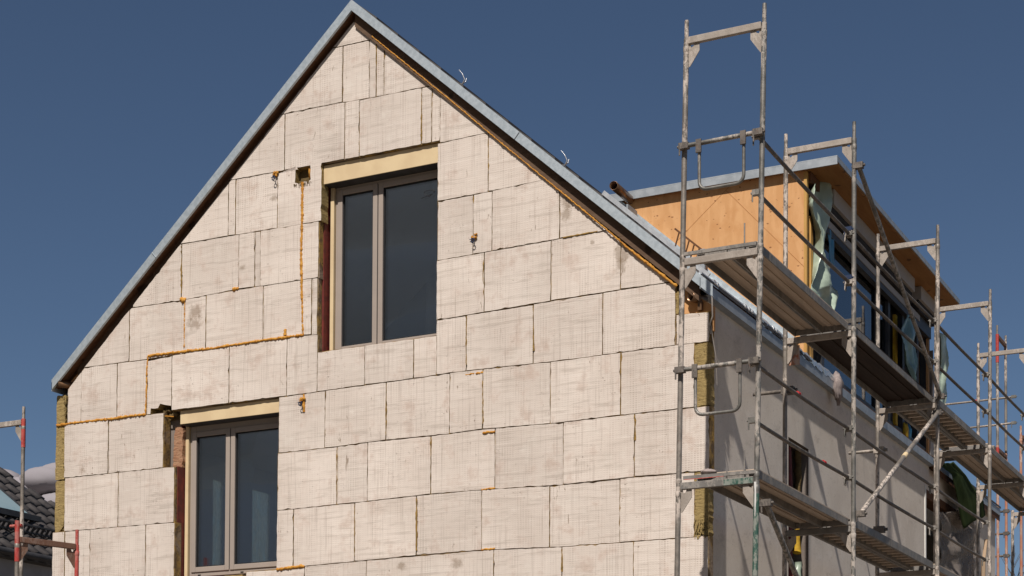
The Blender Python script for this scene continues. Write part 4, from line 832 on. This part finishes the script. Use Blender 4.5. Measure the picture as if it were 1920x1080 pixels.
# ------------------------------------------------------------------ bare tree and cloud far away
def tree(x, y, h, seed):
    rnd = random.Random(seed); m = MB()
    def br(p, d, l, r, n):
        q = p+d*l; m.tube([p, lerp(p, q, .5)+Vector((rnd.uniform(-.05, .05)*l,)*3), q], [r, r*.8, r*.6], 6)
        if n:
            for _ in range(rnd.choice((3, 4))):
                e = (d+Vector((rnd.uniform(-.8, .8), rnd.uniform(-.8, .8), rnd.uniform(-.1, .6)))).normalized(); br(lerp(p, q, rnd.uniform(.55, 1)), e, l*rnd.uniform(.55, .8), r*.55, n-1)
    return br, m
tr = thing('bare_tree', (-8.4, 60, GZ), 'leafless tree far behind the scaffold at the right edge', 'tree')
br, m = tree(0, 0, 0, 4); br(Vector((-8.4, 60, GZ)), Vector((0, 0, 1)), 7.5, .2, 0); m.build('trunk', 'bark', tr)
br, m = tree(0, 0, 0, 5)
for k in range(6): br(Vector((-8.4, 60, GZ+6+k*.4)), Vector((math.cos(k*1.1)*.7, math.sin(k*1.1)*.7, 1)).normalized(), 2.6, .08, 3)
m.build('crown', 'bark', tr)
cl = MB(); random.seed(21)
for k in range(150):
    t = random.random(); cx = -850+t*190; r = random.uniform(6, 15); cl.blob((cx, 800+random.uniform(-30, 30), random.uniform(160, 208-r*.7)), r, 0, 20, .06, (1.6, 1, .75))
o = cl.build('cloud', 'cloud'); o['kind'] = 'structure'
cl = MB()                                                  # added unseen cloud bank behind the camera that whitens the pane reflections
for k in range(260):
    a = random.uniform(-2.75, -1.2); e = random.uniform(.05, .40); D = 900; r = random.uniform(80, 120)
    cl.blob((D*math.cos(a)*math.cos(e), D*math.sin(a)*math.cos(e), D*math.sin(e)+40), r, 0, 16, .06, (1.5, 1.5, .7))
o = cl.build('cloud', 'cloud_added'); o['kind'] = 'structure'

# ------------------------------------------------------------------ light, sky, camera
SUN = Vector((.20, -1.0, 1.18)).normalized()
sun = bpy.data.lights.new('sun', 'SUN'); sun.energy = 5.0; sun.angle = math.radians(.6); sun.color = (1, .93, .85)
so = bpy.data.objects.new('sun', sun); COL.objects.link(so); so.rotation_euler = SUN.to_track_quat('Z', 'Y').to_euler()
wd = bpy.data.worlds.new('World'); scn.world = wd; wd.use_nodes = True
nt = wd.node_tree; bgn = nt.nodes['Background']; sk = nt.nodes.new('ShaderNodeTexSky'); sk.sky_type = 'NISHITA'; sk.sun_disc = False
sk.sun_elevation = math.asin(SUN.z); sk.sun_rotation = math.atan2(SUN.x, SUN.y); sk.altitude = 1500; sk.air_density = 1.0; sk.dust_density = .15; sk.ozone_density = 3.2
nt.links.new(sk.outputs[0], bgn.inputs[0]); bgn.inputs[1].default_value = .052
cam = bpy.data.cameras.new('camera'); co = bpy.data.objects.new('camera', cam); COL.objects.link(co)
R3 = ((0.889905, 0.456119, 0.004931), (-0.008978, 0.028322, -0.999559), (-0.456057, 0.889468, 0.029299))
r, d, f = (Vector(k) for k in R3)
mw = Matrix((( r.x, -d.x, -f.x, 5.8901), (r.y, -d.y, -f.y, -15.6042), (r.z, -d.z, -f.z, -2.6943), (0, 0, 0, 1)))
co.matrix_world = mw
cam.sensor_width = 36; cam.lens = 3238.152/1920*36; cam.shift_x = (960-961.949)/1920; cam.shift_y = (1430.530-540)/1920
cam.clip_end = 5000; cam.clip_start = .1
scn.camera = co
scn.view_settings.view_transform = 'Standard'; scn.view_settings.look = 'None'; scn.view_settings.gamma = 1; scn.view_settings.exposure = 0
scn.cycles.transparent_max_bounces = 12; scn.cycles.max_bounces = 8
